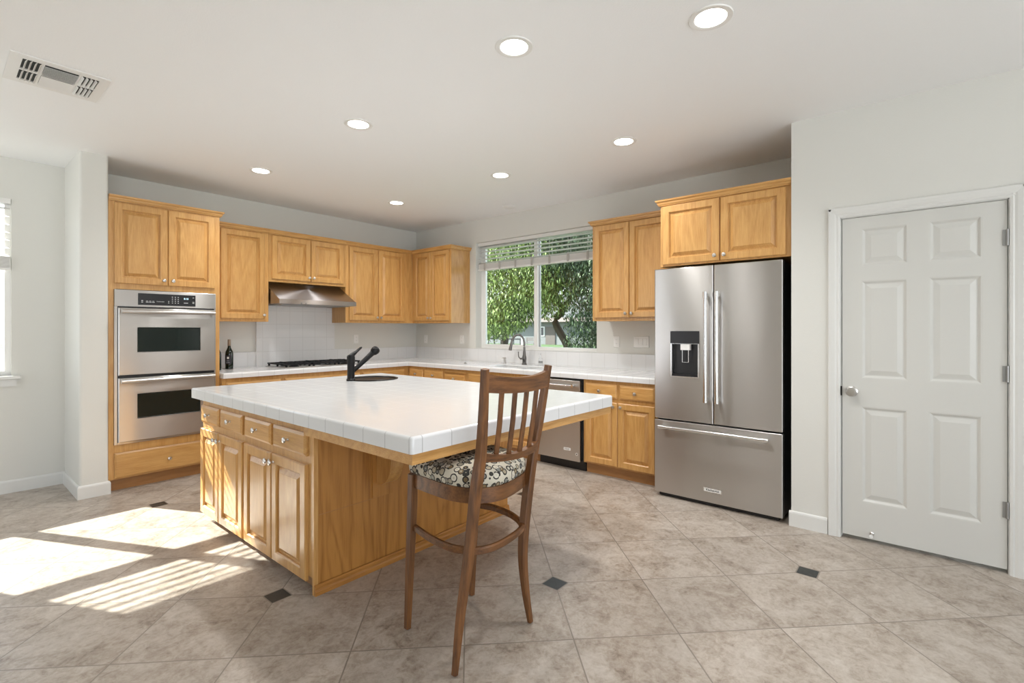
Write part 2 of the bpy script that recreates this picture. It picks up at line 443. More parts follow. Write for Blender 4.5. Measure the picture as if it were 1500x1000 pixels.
# baseboards: flat board with a rounded top
def baseboard(name, MM, w):
    bm = nb(); prism(bm, [(0, 0), (.013, 0), (.013, .088), (.010, .098), (.004, .104), (0, .104)], MM, 0, w)
    return obj(name, bm, M['trim'], kind=S_)
def along(o, run, out):   # profile x = out, profile y = up, extrusion = run
    r = Vector(run); u = Vector(out); z = Vector((0, 0, 1))
    return Matrix(((u.x, z.x, r.x, o[0]), (u.y, z.y, r.y, o[1]), (u.z, z.z, r.z, o[2]), (0, 0, 0, 1)))
baseboard('baseboard_nook', along((XL, YN, 0), (1, 0, 0), (0, -1, 0)), SX0-XL)
bm = nb(); L = []
for (px, py), (ox, oy) in (((SX0, YN), (-1, 0)), ((SX0, SYF), (-1, -1)), ((SX1, SYF), (1, -1)), ((SX1, 5.089), (1, 0))):
    L.append([bm.verts.new((px+ox*a_, py+oy*a_, b_)) for a_, b_ in [(-.0, 0), (.013, 0), (.013, .088), (.010, .098), (.004, .104), (-.015, .104), (-.015, .09)]])
for A, B in zip(L, L[1:]):
    for k in range(7): bm.faces.new((A[k], A[(k+1) % 7], B[(k+1) % 7], B[k]))
bm.faces.new(L[0][::-1]); bm.faces.new(L[-1])
obj('baseboard_stub', bm, M['trim'], kind=S_)
baseboard('baseboard_right', along((XW, .49, 0), (0, 1, 0), (-1, 0, 0)), .70+.012-.49)
baseboard('baseboard_right_near', along((XW, YB, 0), (0, 1, 0), (-1, 0, 0)), -.42-YB)

# door casing, jamb, six-panel door
def strip(name, MM, poly, w, mat=None, parent=None): 
    bm = nb(); prism(bm, poly, MM, 0, w); return obj(name, bm, mat or M['trim'], parent, kind=None if parent else S_)
CAS = [(0, 0), (0, .010), (.012, .014), (.020, .012), (.030, .016), (.050, .019), (.062, .019), (.066, .015), (.066, 0)]
bm = nb()
# left leg (away from hinge), right leg, head: profile x = across, y = out of the wall
def casing_leg(bm, y0, sgn, z1):
    A = []
    for px, py in CAS: A.append((px, py))
    MMl = Matrix(((0, -1, 0, XW), (sgn, 0, 0, y0), (0, 0, 1, 0), (0, 0, 0, 1)))
    prism(bm, A, MMl, 0, z1)
casing_leg(bm, DY1-.004, 1, DZ+.062); casing_leg(bm, DY0+.004, -1, DZ+.062)
MMh = Matrix(((0, -1, 0, XW), (0, 0, 1, DY0-.062), (1, 0, 0, DZ-.004), (0, 0, 0, 1)))
prism(bm, CAS, MMh, 0, DY1-DY0+.124)
obj('trim_1', bm, M['trim'], kind=S_)
bm = nb()
box(bm, XW+.002, XW+.118, DY1-.008, DY1+.001, 0, DZ); box(bm, XW+.002, XW+.118, DY0-.001, DY0+.008, 0, DZ); box(bm, XW+.002, XW+.118, DY0, DY1, DZ-.008, DZ+.001)
obj('trim_2', bm, M['trim'], kind=S_)
door = thing('door_1', (XW+.02, DY0+.01, .02), 'white six-panel interior door with a brushed nickel knob beside the refrigerator', 'door'); door['kind'] = S_
dw, dh, dz0 = DY1-DY0-.024, 2.018, .024
bm = nb()
# slab with six moulded panels: local x from the knob side (y high) to the hinge side
MD = FB(DY1-.012, dz0, XW+.010)
ux = [0, .105, .337, .432, .664, dw]
us = [0, .099, .331, .424, .655, dw]
vs = [0, .222, .826, 1.0, 1.618, 1.708, 1.948, dh]
pan = {(1, 1), (3, 1), (1, 3), (3, 3), (1, 5), (3, 5)}
for i in range(5):
    for j in range(7):
        u0, u1, v0, v1 = us[i], us[i+1], vs[j], vs[j+1]
        if (i, j) in pan:
            Lr = []
            for ins, d in ((0, 0), (.008, -.001), (.020, -.010), (.026, -.010), (.052, -.002), (.056, -.002)):
                Lr.append([bm.verts.new(MD @ Vector(q)) for q in ((u0+ins, v0+ins, d), (u1-ins, v0+ins, d), (u1-ins, v1-ins, d), (u0+ins, v1-ins, d))])
            for A, B in zip(Lr, Lr[1:]):
                for k in range(4): bm.faces.new((A[k], A[(k+1) % 4], B[(k+1) % 4], B[k]))
            bm.faces.new(Lr[-1])
        else:
            bm.faces.new([bm.verts.new(MD @ Vector(q)) for q in ((u0, v0, 0), (u1, v0, 0), (u1, v1, 0), (u0, v1, 0))])
bmesh.ops.remove_doubles(bm, verts=bm.verts[:], dist=1e-5)
# edges and back
for (a0, b0), (a1, b1) in (((0, 0), (dw, 0)), ((dw, 0), (dw, dh)), ((dw, dh), (0, dh)), ((0, dh), (0, 0))):
    bm.faces.new([bm.verts.new(MD @ Vector(q)) for q in ((a0, b0, 0), (a0, b0, -.035), (a1, b1, -.035), (a1, b1, 0))])
bm.faces.new([bm.verts.new(MD @ Vector(q)) for q in ((0, 0, -.035), (0, dh, -.035), (dw, dh, -.035), (dw, 0, -.035))])
obj('door_panel', bm, M['door'], door)
bm = nb(); lathe(bm, FB(.360, .940, XW+.010), [(.033, 0), (.033, .004), (.028, .008), (.013, .012), (.012, .030), (.020, .036), (.028, .046), (.0285, .056), (.022, .066), (0, .069)], 24)
obj('door_knob', bm, M['nickel'], door, True, label='brushed nickel door knob')
bx('latch_plate', (XW+.0, XW+.012, DY1-.0125, DY1-.0035, .91, .97), M['black'], door)
for z_ in (1.836, 1.091, .349):
    bm = nb(); lathe(bm, Matrix.Translation((XW-.003, DY0+.011, z_-.045)), [(.006, 0), (.006, .09)], 10)
    box(bm, XW+.004, XW+.0115, DY0+.003, DY0+.03, z_-.043, z_+.043)
    obj('hinge', bm, M['grey'], door, label='grey metal butt hinge')
ds = thing('door_stop', (XW, .257, .06), 'small spring door stop with a white tip low on the white door', 'door stop')
bm = nb(); lathe(bm, FB(.257, .060, XW+.010), [(.011, 0), (.011, .004), (.006, .008), (.006, .052)], 12); obj('rod', bm, M['nickel'], ds, True)
bm = nb(); lathe(bm, FB(.257, .060, XW+.010), [(.009, .052), (.010, .056), (.009, .066), (0, .068)], 12); obj('tip', bm, M['rubber'], ds, True)

# kitchen window: white sliding frame set back in a drywall reveal
GX = XB+.105
win = thing('window_1', (GX, 3.545, WZ0), 'wide white sliding window over the kitchen sink', 'window'); win['kind'] = S_
bm = nb(); t_ = .042
box(bm, GX, GX+.06, WY0, WY0+t_, WZ0, WZ1); box(bm, GX, GX+.06, WY1-t_, WY1, WZ0, WZ1)
box(bm, GX, GX+.06, WY0+t_, WY1-t_, WZ0, WZ0+.036); box(bm, GX, GX+.06, WY0+t_, WY1-t_, WZ1-.036, WZ1)
obj('window_frame', bm, M['white'], win)
ym = 3.535
bm = nb(); s_ = .032
for y0, y1, xo in ((ym-.02, WY1-t_, -.004), ):
    box(bm, GX+xo, GX+.028, y0, y0+.05, WZ0+.036, WZ1-.036); box(bm, GX+xo, GX+.028, y1-s_, y1, WZ0+.036, WZ1-.036)
    box(bm, GX+xo, GX+.028, y0+.05, y1-s_, WZ0+.036, WZ0+.036+s_*.6); box(bm, GX+xo, GX+.028, y0+.05, y1-s_, WZ1-.036-s_, WZ1-.036)
obj('sash', bm, M['white'], win)
bx('mullion', (GX+.03, GX+.056, ym-.028, ym+.01, WZ0+.036, WZ1-.036), M['grey'], win)
bx('pane', (GX+.010, GX+.014, ym+.03, WY1-t_-s_, WZ0+.056, WZ1-.068), M['glass'], win)
bx('pane', (GX+.040, GX+.044, WY0+t_, ym-.028, WZ0+.036, WZ1-.036), M['glass'], win)
bx('trim_3', (XB-.004, GX, WY0, WY1, WZ0, WZ0+.006), M['trim'], kind=S_)

# nook double window at the left
w2 = thing('window_2', ((NX0+NX1)/2, YN, NZ0), 'white double window in the breakfast nook wall at the left edge', 'window'); w2['kind'] = S_
bm = nb(); y0_, y1_ = YN+.05, YN+.10
box(bm, NX0, NX0+.045, y0_, y1_, NZ0, NZ1); box(bm, NX1-.035, NX1, y0_, y1_, NZ0, NZ1)
box(bm, NX0+.045, NX1-.035, y0_, y1_, NZ0, NZ0+.04); box(bm, NX0+.045, NX1-.035, y0_, y1_, NZ1-.04, NZ1)
box(bm, -.30, -.215, y0_, y1_, NZ0+.04, NZ1-.04)
obj('window_frame', bm, M['white'], w2)
for a0, a1 in ((NX0+.045, -.30), (-.215, NX1-.035)):
    bx('pane', (a0, a1, YN+.07, YN+.074, NZ0+.04, NZ1-.04), M['glass'], w2)
bm = nb()
box(bm, NX0-.09, NX1+.055, YN-.045, YN+.05, NZ0-.028, NZ0, bev=.006); box(bm, NX0-.06, NX1+.03, YN-.016, YN, NZ0-.085, NZ0-.028)
obj('window_sill', bm, M['trim'], w2)

def blind(name, label, along_x, a0, a1, pos, ztop, zrail, zbot, pitch, tilt, nslat):
    """raised 2-inch blind: head rail, open slats above, stacked slats and bottom rail"""
    c_ = ((a0+a1)/2, pos, zrail) if along_x else (pos, (a0+a1)/2, zrail)
    r = thing(name, c_, label, 'window blind', None)
    def bxx(nm, d0, d1, z0, z1, mat, e0=0, e1=0, rot=0.0):
        bm = nb()
        if along_x: box(bm, a0+e0, a1-e1, pos+d0, pos+d1, z0, z1)
        else: box(bm, pos+d0, pos+d1, a0+e0, a1-e1, z0, z1)
        if rot:
            zc = (z0+z1)/2; cc = (0, pos, zc) if along_x else (pos, 0, zc)
            bmesh.ops.rotate(bm, cent=cc, matrix=Matrix.Rotation(rot, 3, 'X' if along_x else 'Y'), verts=bm.verts[:])
        return bm
    obj('head_rail', bxx('', -.025, .025, ztop-.04, ztop, 0), M['slat'], r)
    z_ = ztop-.04-pitch*.6
    bmS = nb()
    k = 0
    for k in range(nslat):
        b2 = bxx('', -.025, .025, z_-.0014, z_+.0014, 0, .004, .004, tilt); me = bpy.data.meshes.new('t'); b2.to_mesh(me); b2.free(); bmS.from_mesh(me); bpy.data.meshes.remove(me)
        z_ -= pitch
    obj('open_slats', bmS, M['slat'], r)
    bmT = nb(); n = max(4, int((zrail-zbot-.02)/.0065))
    for q in range(n):
        zz = zbot+.022+q*.0065
        if along_x: box(bmT, a0+.004, a1-.004, pos-.025, pos+.025, zz, zz+.0045)
        else: box(bmT, pos-.025, pos+.025, a0+.004, a1-.004, zz, zz+.0045)
    obj('stacked_slats', bmT, M['slat'], r)
    obj('bottom_rail', bxx('', -.027, .027, zbot, zbot+.02, 0), M['slat'], r)
    nl = max(2, int((a1-a0)/.27)+1)
    for q in range(nl):
        f_ = a0+.12+(a1-a0-.24)*q/(nl-1); bm = nb()
        for d in (-.0285, .0272):
            if along_x: box(bm, f_-.0012, f_+.0012, pos+d, pos+d+.0013, zbot, ztop-.04)
            else: box(bm, pos+d, pos+d+.0013, f_-.0012, f_+.0012, zbot, ztop-.04)
        lc = obj('ladder_cord', bm, M['slat'], r)
        if not along_x: bx('tape_loop', (pos-.0305, pos-.0288, f_-.014, f_+.014, zbot+.004, zrail+.004), M['taupe'], lc, label='taupe tape loop')
    return r
blind('window_blind', 'white slatted blind pulled up in the window over the kitchen sink', False, WY0+.01, WY1-.006, XB+.062, WZ1-.002, 2.176, 2.086, .047, .10, 5)
blind('window_blind', 'white slatted blind half raised in the right half of the nook window', True, -.252, NX1-.004, YN+.012, NZ1-.002, 1.93, 1.815, .064, .40, 7)
blind('window_blind', 'white slatted blind half raised in the left half of the nook window', True, NX0+.004, -.262, YN+.012, NZ1-.002, 1.93, 1.815, .064, .40, 7)

# ================================================================== CABINETS
def knob(name, MM, parent, r=.0155):
    bm = nb(); k = r/.0155
    lathe(bm, MM, [(.008*k, 0), (.0065*k, .003), (.0055*k, .012), (.008*k, .017), (.0145*k, .019), (.0155*k, .022), (.0135*k, .027), (.007*k, .030), (0, .0305)], 14)
    return obj(name, bm, M['nickel'], parent, True)
DOOR_T = .019
def panel_rings(w, h):
    fw = min(.058, w*.2)
    return [(0, 0), (0, .014), (.005, DOOR_T), (fw-.007, DOOR_T), (fw-.001, .012), (fw, .002), (fw+.009, .002), (fw+.030, .0150), (fw+.033, .0175)]
def flat_rings(w, h):
    return [(0, 0), (0, .011), (.010, .017), (.014, DOOR_T), (.016, DOOR_T)]
def cab_door(F, a0, a1, z0, z1, pl, parent, kn, mat, name='door', drawer=False):
    """F(a, z, plane) is the face frame; a is the world coordinate that runs along the wall; a0 = viewer's left edge"""
    w = abs(a1-a0); MM = F(a0, z0, pl); bm = nb()
    rings_panel(bm, MM, w, z1-z0, (flat_rings if drawer else panel_rings)(w, z1-z0))
    d = obj(name, bm, mat, parent)
    if kn: knob('knob', F(kn[0], kn[1], pl) @ Matrix.Translation((0, 0, DOOR_T)), d)
    return d
CROWN = [(0, 0), (.012, 0), (.014, .006), (.020, .012), (.022, .024), (.033, .033), (.035, .045), (0, .045)]
def crown_path(bm, pts, outs, z):
    """crown moulding along plan points, mitred; outs = outward corner vectors"""
    L = [[bm.verts.new((p[0]+o_[0]*a, p[1]+o_[1]*a, z+b)) for a, b in CROWN] for p, o_ in zip(pts, outs)]
    k = len(CROWN)
    for A, B in zip(L, L[1:]):
        for j in range(k): bm.faces.new((A[j], A[(j+1) % k], B[(j+1) % k], B[j]))
    bm.faces.new(L[0][::-1]); bm.faces.new(L[-1])

# ---- tall oven cabinet
YT = 5.09; TX0, TX1 = .937, 1.760; TZ = 2.395
OX0, OX1, OZ0, OZ1 = .972, 1.722, .385, 1.664
t = thing('oven_cabinet', ((TX0+TX1)/2, (YT+YA)/2, 0), 'tall oak oven cabinet holding the built-in double oven', 'cabinet')
bm = nb()
box(bm, TX0, TX0+.02, YT, YA-.002, .10, TZ); box(bm, TX1-.02, TX1, YT, YA-.002, 0, TZ)
box(bm, TX0+.02, TX1-.02, YT, YA-.002, OZ1+.004, TZ); box(bm, TX0+.02, TX1-.02, YT, YA-.002, .10, OZ0-.004)
box(bm, TX0+.02, OX0+.012, YT, YT+.03, OZ0-.004, OZ1+.004); box(bm, OX1-.012, TX1-.02, YT, YT+.03, OZ0-.004, OZ1+.004)
box(bm, TX0+.02, TX1-.02, YA-.02, YA-.002, OZ0-.004, OZ1+.004)
obj('body', bm, M['oak'], t)
bx('toe_kick', (TX0, TX1-.02, YT+.055, YA-.01, 0, .10), M['toe'], t)
bm = nb(); crown_path(bm, [(TX0, YT), (TX1, YT), (TX1, YA-.002)], [(0, -1), (1, -1), (1, 0)], TZ-.004)
obj('crown_moulding', bm, M['oakx'], t)
cab_door(FA, .974, 1.343, 1.714, 2.378, YT, t, (1.312, 1.757), M['oak'])
cab_door(FA, 1.348, 1.717, 1.714, 2.378, YT, t, (1.379, 1.757), M['oak'])
cab_door(FA, .974, 1.722, .108, .318, YT, t, (1.352, .208), M['oakx'], 'drawer', True)

# ---- double oven
ov = thing('wall_oven', ((OX0+OX1)/2, YT, OZ0), 'stainless steel double wall oven with two windowed doors and a black control strip', 'oven')
YO = YT-.020
bm = nb(); box(bm, OX0+.014, OX1-.014, YT+.002, YA-.03, OZ0+.01, OZ1-.01); obj('oven_body', bm, M['black'], ov)
bx('trim_panel', (OX0, OX1, YT-.012, YT-.0005, OZ0, OZ1), M['black'], ov, label='black recess behind the oven doors')
bm = nb(); box(bm, OX0, OX1, YO, YT-.0125, 1.525, OZ1, bev=.003); box(bm, OX0, OX0+.020, YO+.004, YT-.0125, OZ0, 1.524); box(bm, OX1-.012, OX1, YO+.004, YT-.0125, OZ0, 1.524); box(bm, OX0+.021, OX1-.013, YO+.004, YT-.0125, OZ0, OZ0+.016)
cp = obj('control_panel', bm, M['steel'], ov)
dp = bx('display_panel', (1.130, 1.555, YO-.003, YO-.0004, 1.541, 1.640), M['black'], ov, bev=.002, label='black glass control strip')
def key(x0, x1, z0, z1): bx('touch_key', (x0, x1, YO-.0038, YO-.0032, z0, z1), M['print'], dp)
key(1.152, 1.164, 1.562, 1.568); key(1.152, 1.164, 1.575, 1.581)
for x_ in (1.185, 1.207, 1.229): key(x_, x_+.014, 1.574, 1.577); key(x_-.001, x_+.017, 1.564, 1.569)
for i in range(3):
    for j in range(4): key(1.372+i*.022, 1.380+i*.022, 1.563+j*.017, 1.569+j*.017)
for q in ((1.345, 1.352, 1.575, 1.581), (1.345, 1.352, 1.562, 1.568), (1.463, 1.496, 1.566, 1.571), (1.530, 1.545, 1.566, 1.571), (1.530, 1.545, 1.576, 1.581), (1.532, 1.543, 1.615, 1.620)): key(*q)
text('clock_digits', '8:10', FA(1.481, 1.606, YO-.0034), .021, M['led'], dp)
text('maker_lettering', 'KitchenAid', FA(1.288, 1.574, YO-.0034), .012, M['print'], dp)
for z0, z1, wz0, wz1, hz in ((.955, 1.512, 1.142, 1.352, 1.482), (.405, .932, .588, .797, .935-.028)):
    d = nb(); xa, xb = OX0+.023, OX1-.014; wa_, wb2 = 1.120, 1.588
    yd = YO-.024
    rings = [(0, 0), (0, .020), (.004, .024)]
    MM = FA(xa, z0, YO); L = []
    for ins, dd in rings:
        L.append([d.verts.new(MM @ Vector(q)) for q in ((ins, ins, dd), (xb-xa-ins, ins, dd), (xb-xa-ins, z1-z0-ins, dd), (ins, z1-z0-ins, dd))])
    wq = [(wa_-xa, wz0-z0), (wb2-xa, wz0-z0), (wb2-xa, wz1-z0), (wa_-xa, wz1-z0)]
    L.append([d.verts.new(MM @ Vector((a_, b_, .024))) for a_, b_ in wq]); L.append([d.verts.new(MM @ Vector((a_, b_, .012))) for a_, b_ in wq])
    for A, B in zip(L, L[1:]):
        for k in range(4): d.faces.new((A[k], A[(k+1) % 4], B[(k+1) % 4], B[k]))
    d.faces.new(L[0][::-1]); d.faces.new(L[-1])
    do = obj('oven_door', d, M['steel'], ov)
    g_ = nb(); MM = FA(wa_+.003, wz0+.003, YO-.0121); rings_panel(g_, MM, wb2-wa_-.006, wz1-wz0-.006, [(0, 0), (0, .007), (.004, .009)])
    obj('oven_window', g_, M['dglass'], do, label='dark glass oven window')
    b2 = nb(); sweep(b2, [(xa+.012, yd-.038, hz), (xb-.012, yd-.038, hz)], lambda i: [(x*.75, y*1.0) for x, y in circ(.017, 14)]);
    for x_ in (xa+.03, xb-.03): box(b2, x_-.010, x_+.010, yd-.034, yd-.0003, hz-.010, hz+.010)
    obj('handle', b2, M['steel'], do, True)

# ---- wall cabinets on the oven wall
YU = 5.31; UZ0, UZ1 = 1.415, 2.352
def upper(name_label, x0, x1, z0, doors, crown_ext=(0, 0), last=0):
    t = thing('wall_cabinet', ((x0+x1)/2, (YU+YA)/2, z0), name_label, 'cabinet')
    bx('body', (x0, x1, YU, YA-.002, z0, UZ1), M['oak'], t)
    bm = nb(); crown_path(bm, [(x0, YU), (x1, YU)], [(0, -1), (0, -1)] if not last else [(0, -1), (0, -1)], UZ1-.006); obj('crown_moulding', bm, M['oakx'], t)
    for a0, a1, kn in doors: cab_door(FA, a0, a1, z0+.028, 2.335, YU, t, (kn, z0+.068), M['oak'])
    return t
upper('single-door oak wall cabinet between the oven cabinet and the range hood', TX1+.002, 2.306, UZ0, [(1.842, 2.264, 2.250)])
upper('short two-door oak wall cabinet directly above the range hood', 2.308, 3.206, 1.842, [(2.338, 2.764, 2.742), (2.770, 3.172, 2.796)])
upper('two-door oak wall cabinet right of the hood, running into the corner', 3.208, 4.2045, UZ0, [(3.250, 3.655, 3.634), (3.668, 4.066, 3.690)], last=1)
# ---- corner-side wall cabinet on the window wall
XU = 4.206
def upperB(label, y0, y1, z0, z1, doors, pl, ret=True, left_corner=False):
    t = thing('wall_cabinet', ((pl+XB)/2, (y0+y1)/2, z0), label, 'cabinet')
    bx('body', (pl, XB-.002, y0, y1, z0, z1), M['oak'], t)
    bm = nb()
    if left_corner: crown_path(bm, [(pl, y1-.001), (pl, y0), (XB-.002, y0)], [(-1, 0), (-1, -1), (0, -1)], z1-.006)
    else: crown_path(bm, [(XB-.002, y1), (pl, y1), (pl, y0)], [(0, 1), (-1, 1), (-1, 0)], z1-.006)
    obj('crown_moulding', bm, M['oaky'], t)
    for a0, a1, kn, dz0, dz1 in doors: cab_door(FB, a0, a1, dz0, dz1, pl, t, (kn, dz0+.038), M['oak'])
    return t
bm = None
upperB('two-door oak wall cabinet in the corner left of the window', 4.540, YU, UZ0, UZ1, [(5.250, 4.925, 4.952, 1.445, 2.338), (4.920, 4.570, 4.896, 1.445, 2.338)], XU, left_corner=True)
upperB('two-door oak wall cabinet between the window and the refrigerator', 1.672, 2.506, UZ0, UZ1, [(2.480, 2.112, 2.140, 1.445, 2.338), (2.106, 1.690, 2.078, 1.445, 2.338)], XU)
upperB('wide two-door oak cabinet above the refrigerator', .702, 1.640, 1.838, 2.332, [(1.618, 1.178, 1.208, 1.850, 2.318), (1.170, .738, 1.140, 1.850, 2.318)], 3.812)

# ---- base cabinets, oven wall
YBF, XBF = 5.03, 3.93
def base_A(label, x0, x1, fronts):
    t = thing('base_cabinet', ((x0+x1)/2, (YBF+YA)/2, 0), label, 'cabinet')
    bx('body', (x0, x1, YBF, YA-.002, .10, .872), M['oak'], t); bx('toe_kick', (x0, x1, YBF+.07, YA-.01, 0, .10), M['toe'], t)
    for a0, a1, two in fronts:
        cab_door(FA, a0, a1, .70, .832, YBF, t, None if two else ((a0+a1)/2, .766), M['oakx'], 'drawer', True)
        if two:
            m_ = (a0+a1)/2
            cab_door(FA, a0, m_-.003, .13, .672, YBF, t, (m_-.03, .63), M['oak']); cab_door(FA, m_+.003, a1, .13, .672, YBF, t, (m_+.03, .63), M['oak'])
        else: cab_door(FA, a0, a1, .13, .672, YBF, t, (a1-.03, .63), M['oak'])
base_A('oak base cabinet beside the ovens under the wine bottles', TX1+.002, 2.322, [(1.795, 2.305, 0)])
base_A('oak base cabinet under the gas cooktop', 2.324, 3.235, [(2.345, 3.215, 1)])
base_A('oak corner base cabinet right of the cooktop', 3.237, 3.928, [(3.255, 3.850, 0)])
# ---- base cabinets, window wall
def base_B(label, y0, y1, fronts, loc=None):
    t = thing('base_cabinet', ((XBF+XB)/2, (y0+y1)/2, 0), label, 'cabinet')
    bx('body', (XBF, XB-.002, y0, y1, .10, .872), M['oak'], t); bx('toe_kick', (XBF+.055, XB-.01, y0, y1, 0, .10), M['toey'], t)
    for f_ in fronts: cab_door(FB, *f_[:4], XBF, t, f_[4], M[f_[5]], f_[6], f_[6] != 'door')
    return t
base_B('oak base cabinet in the corner with the first small drawer of the window wall', 4.725, YA-.004, [(5.000, 4.735, .712, .838, (4.868, .780), 'oaky', 'drawer'), (5.000, 4.735, .13, .690, (4.765, .65), 'oak', 'door')])
base_B('narrow oak base cabinet with a small drawer, second from the corner', 4.362, 4.723, [(4.712, 4.374, .712, .838, (4.543, .780), 'oaky', 'drawer'), (4.712, 4.374, .13, .690, (4.41, .65), 'oak', 'door')])
base_B('narrow oak base cabinet with a pull-out board above its drawer, third from the corner', 3.970, 4.360, [(4.346, 4.002, .822, .846, None, 'oaky', 'pull_out_board'), (4.346, 4.002, .700, .810, (4.174, .762), 'oaky', 'drawer'), (4.346, 4.002, .13, .680, (4.04, .65), 'oak', 'door')])
# sink base is open inside for the basin
t = thing('base_cabinet', ((XBF+XB)/2, 3.48, 0), 'oak sink base cabinet under the kitchen sink with a plain false front', 'cabinet')
bm = nb(); box(bm, XBF, XB-.002, 2.985, 3.005, .10, .872); box(bm, XBF, XB-.002, 3.948, 3.968, .10, .872); box(bm, XBF, XBF+.02, 3.005, 3.948, .10, .872); box(bm, XBF+.02, XB-.002, 3.005, 3.948, .10, .12)
obj('body', bm, M['oak'], t); bx('toe_kick', (XBF+.055, XB-.01, 2.985, 3.968, 0, .10), M['toey'], t)
cab_door(FB, 3.950, 3.005, .712, .838, XBF, t, None, M['oaky'], 'false_front', True)
cab_door(FB, 3.950, 3.480, .13, .690, XBF, t, (3.51, .65), M['oak']); cab_door(FB, 3.474, 3.005, .13, .690, XBF, t, (3.445, .65), M['oak'])
base_B('two-door oak base cabinet with two drawers between the dishwasher and the refrigerator', 1.700, 2.436,
       [(2.412, 2.092, .716, .840, (2.258, .778), 'oaky', 'drawer'), (2.064, 1.735, .716, .840, (1.910, .778), 'oaky', 'drawer'),
        (2.412, 2.083, .115, .682, (2.118, .648), 'oak', 'door'), (2.079, 1.735, .115, .682, (2.046, .648), 'oak', 'door')])

# ---- dishwasher
t = thing('dishwasher', (XBF+.28, 2.71, 0), 'stainless steel dishwasher with a bar handle under the counter', 'dishwasher')
Y0, Y1 = 2.440, 2.981
bx('tub', (XBF+.012, XB-.03, Y0, Y1, .085, .868), M['black'], t)
bx('toe_panel', (XBF+.05, XB-.03, Y0+.002, Y1-.002, 0, .084), M['black'], t)
dd = bx('door', (XBF-.028, XBF+.011, Y0+.022, Y1-.006, .095, .852), M['steel'], t, bev=.004)
bm = nb(); sweep(bm, [(XBF-.068, Y0+.08, .805), (XBF-.068, Y1-.07, .805)], lambda i: circ(.010, 12))
for y_ in (Y0+.085, Y1-.075): lathe(bm, FB(y_, .805, XBF-.0282), [(.013, 0), (.013, .034), (.016, .036), (.016, .048), (0, .049)], 14)
obj('handle', bm, M['chrome'], dd, True)
b_ = bx('badge', (XBF-.0298, XBF-.0283, 2.566, 2.642, .188, .212), M['white'], dd)
text('badge_lettering', 'KitchenAid', FB(2.604, .200, XBF-.0299), .0125, M['ink'], b_)
bm = nb(); lathe(bm, FB(2.498, .165, XBF-.0283), [(.014, 0), (.014, .001), (0, .001)], 20); rb = obj('round_sticker', bm, M['white'], dd)
bm = nb(); lathe(bm, FB(2.498, .165, XBF-.0294), [(.006, 0), (.006, .0005), (0, .0005)], 20); rc_ = obj('sticker_ring', bm, M['ink'], rb)

# ---- L-shaped worktop, bullnose edge
SKX0, SKX1, SKY0, SKY1 = 4.050, 4.360, 3.105, 3.760
xs = [TX1+.004, XBF-.03, SKX0, SKX1, XB-.003]; ys = [1.690, SKY0, SKY1, YBF-.03, YA-.003]
bm = nb()
cells(bm, xs, ys, .874, CT, lambda x, y: (x > XBF-.03 or y > YBF-.03) and not (SKX0 < x < SKX1 and SKY0 < y < SKY1), bev=.014)
tag(obj('countertop', bm, M['tile_c'], smooth=True, hard=.02), 'long L-shaped white tiled worktop along the two kitchen walls', 'countertop')
# ---- tile backsplash
bm = nb()
box(bm, TX1+.006, XB-.004, YA-.013, YA-.001, CT, 1.087); box(bm, XB-.013, XB-.001, 1.692, YA-.014, CT, 1.087)
tag(obj('backsplash', bm, M['tile_b']), 'low single row of white backsplash tile above the worktop', 'backsplash')
bm = nb(); box(bm, 2.309, 3.240, YA-.026, YA-.0135, CT, 1.087); box(bm, 2.309, 3.2065, YA-.026, YA-.001, 1.0872, 1.8412); box(bm, 3.2066, 3.240, YA-.026, YA-.001, 1.0872, 1.414)
tag(obj('backsplash', bm, M['tile_b']), 'tall white square-tile panel between the cooktop and the range hood', 'backsplash')

# ---- range hood
t = thing('range_hood', (2.757, 5.35, 1.60), 'stainless steel slanted range hood above the cooktop', 'range hood')
hx0, hx1 = 2.318, 3.2055
side = [(YA-.028, 1.603), (5.085, 1.603), (5.085, 1.648), (5.440, 1.838), (YA-.028, 1.838)]
bm = nb(); prism(bm, side, Matrix(((0, 0, 1, 0), (1, 0, 0, 0), (0, 1, 0, 0), (0, 0, 0, 1))), hx0, hx1); obj('canopy', bm, M['steelh'], t)
bx('lip', (hx0-.001, hx1+.001, 5.078, 5.0845, 1.603, 1.650), M['steel'], t)
bx('filter_panel', (hx0+.05, hx1-.05, 5.14, YA-.10, 1.595, 1.6025), M['grey'], t)
bm = nb()
for x_ in (2.55, 2.60): lathe(bm, FA(x_, 1.612, 5.078), [(.008, 0), (.008, .008), (0, .009)], 10)
obj('control_knobs', bm, M['grey'], t)

# ---- cooktop
t = thing('gas_cooktop', (2.83, 5.32, CT), 'black cast-iron gas cooktop on a steel base set in the worktop', 'cooktop')
bx('base_plate', (2.375, 3.285, 5.085, 5.545, CT, CT+.010), M['steel'], t, bev=.003)
for cx_ in (2.53, 2.83, 3.13):
    bm = nb(); zt = CT+.045; w_ = .138
    for y_ in (5.105, 5.525): box(bm, cx_-w_, cx_+w_, y_-.009, y_+.009, zt-.014, zt)
    for x_ in (cx_-w_+.009, cx_+w_-.009): box(bm, x_-.009, x_+.009, 5.1, 5.53, zt-.014, zt)
    for y_ in (5.205, 5.425):
        box(bm, cx_-w_, cx_+w_, y_-.006, y_+.006, zt-.012, zt+.004)
    box(bm, cx_-.006, cx_+.006, 5.1, 5.53, zt-.012, zt+.004)
    box(bm, cx_-w_, cx_+w_, 5.309, 5.321, zt-.012, zt)
    for x_ in (cx_-w_+.012, cx_+w_-.012):
        for y_ in (5.112, 5.518, 5.315): box(bm, x_-.008, x_+.008, y_-.008, y_+.008, CT+.0102, zt-.008)
    obj('grate', bm, M['iron'], t)
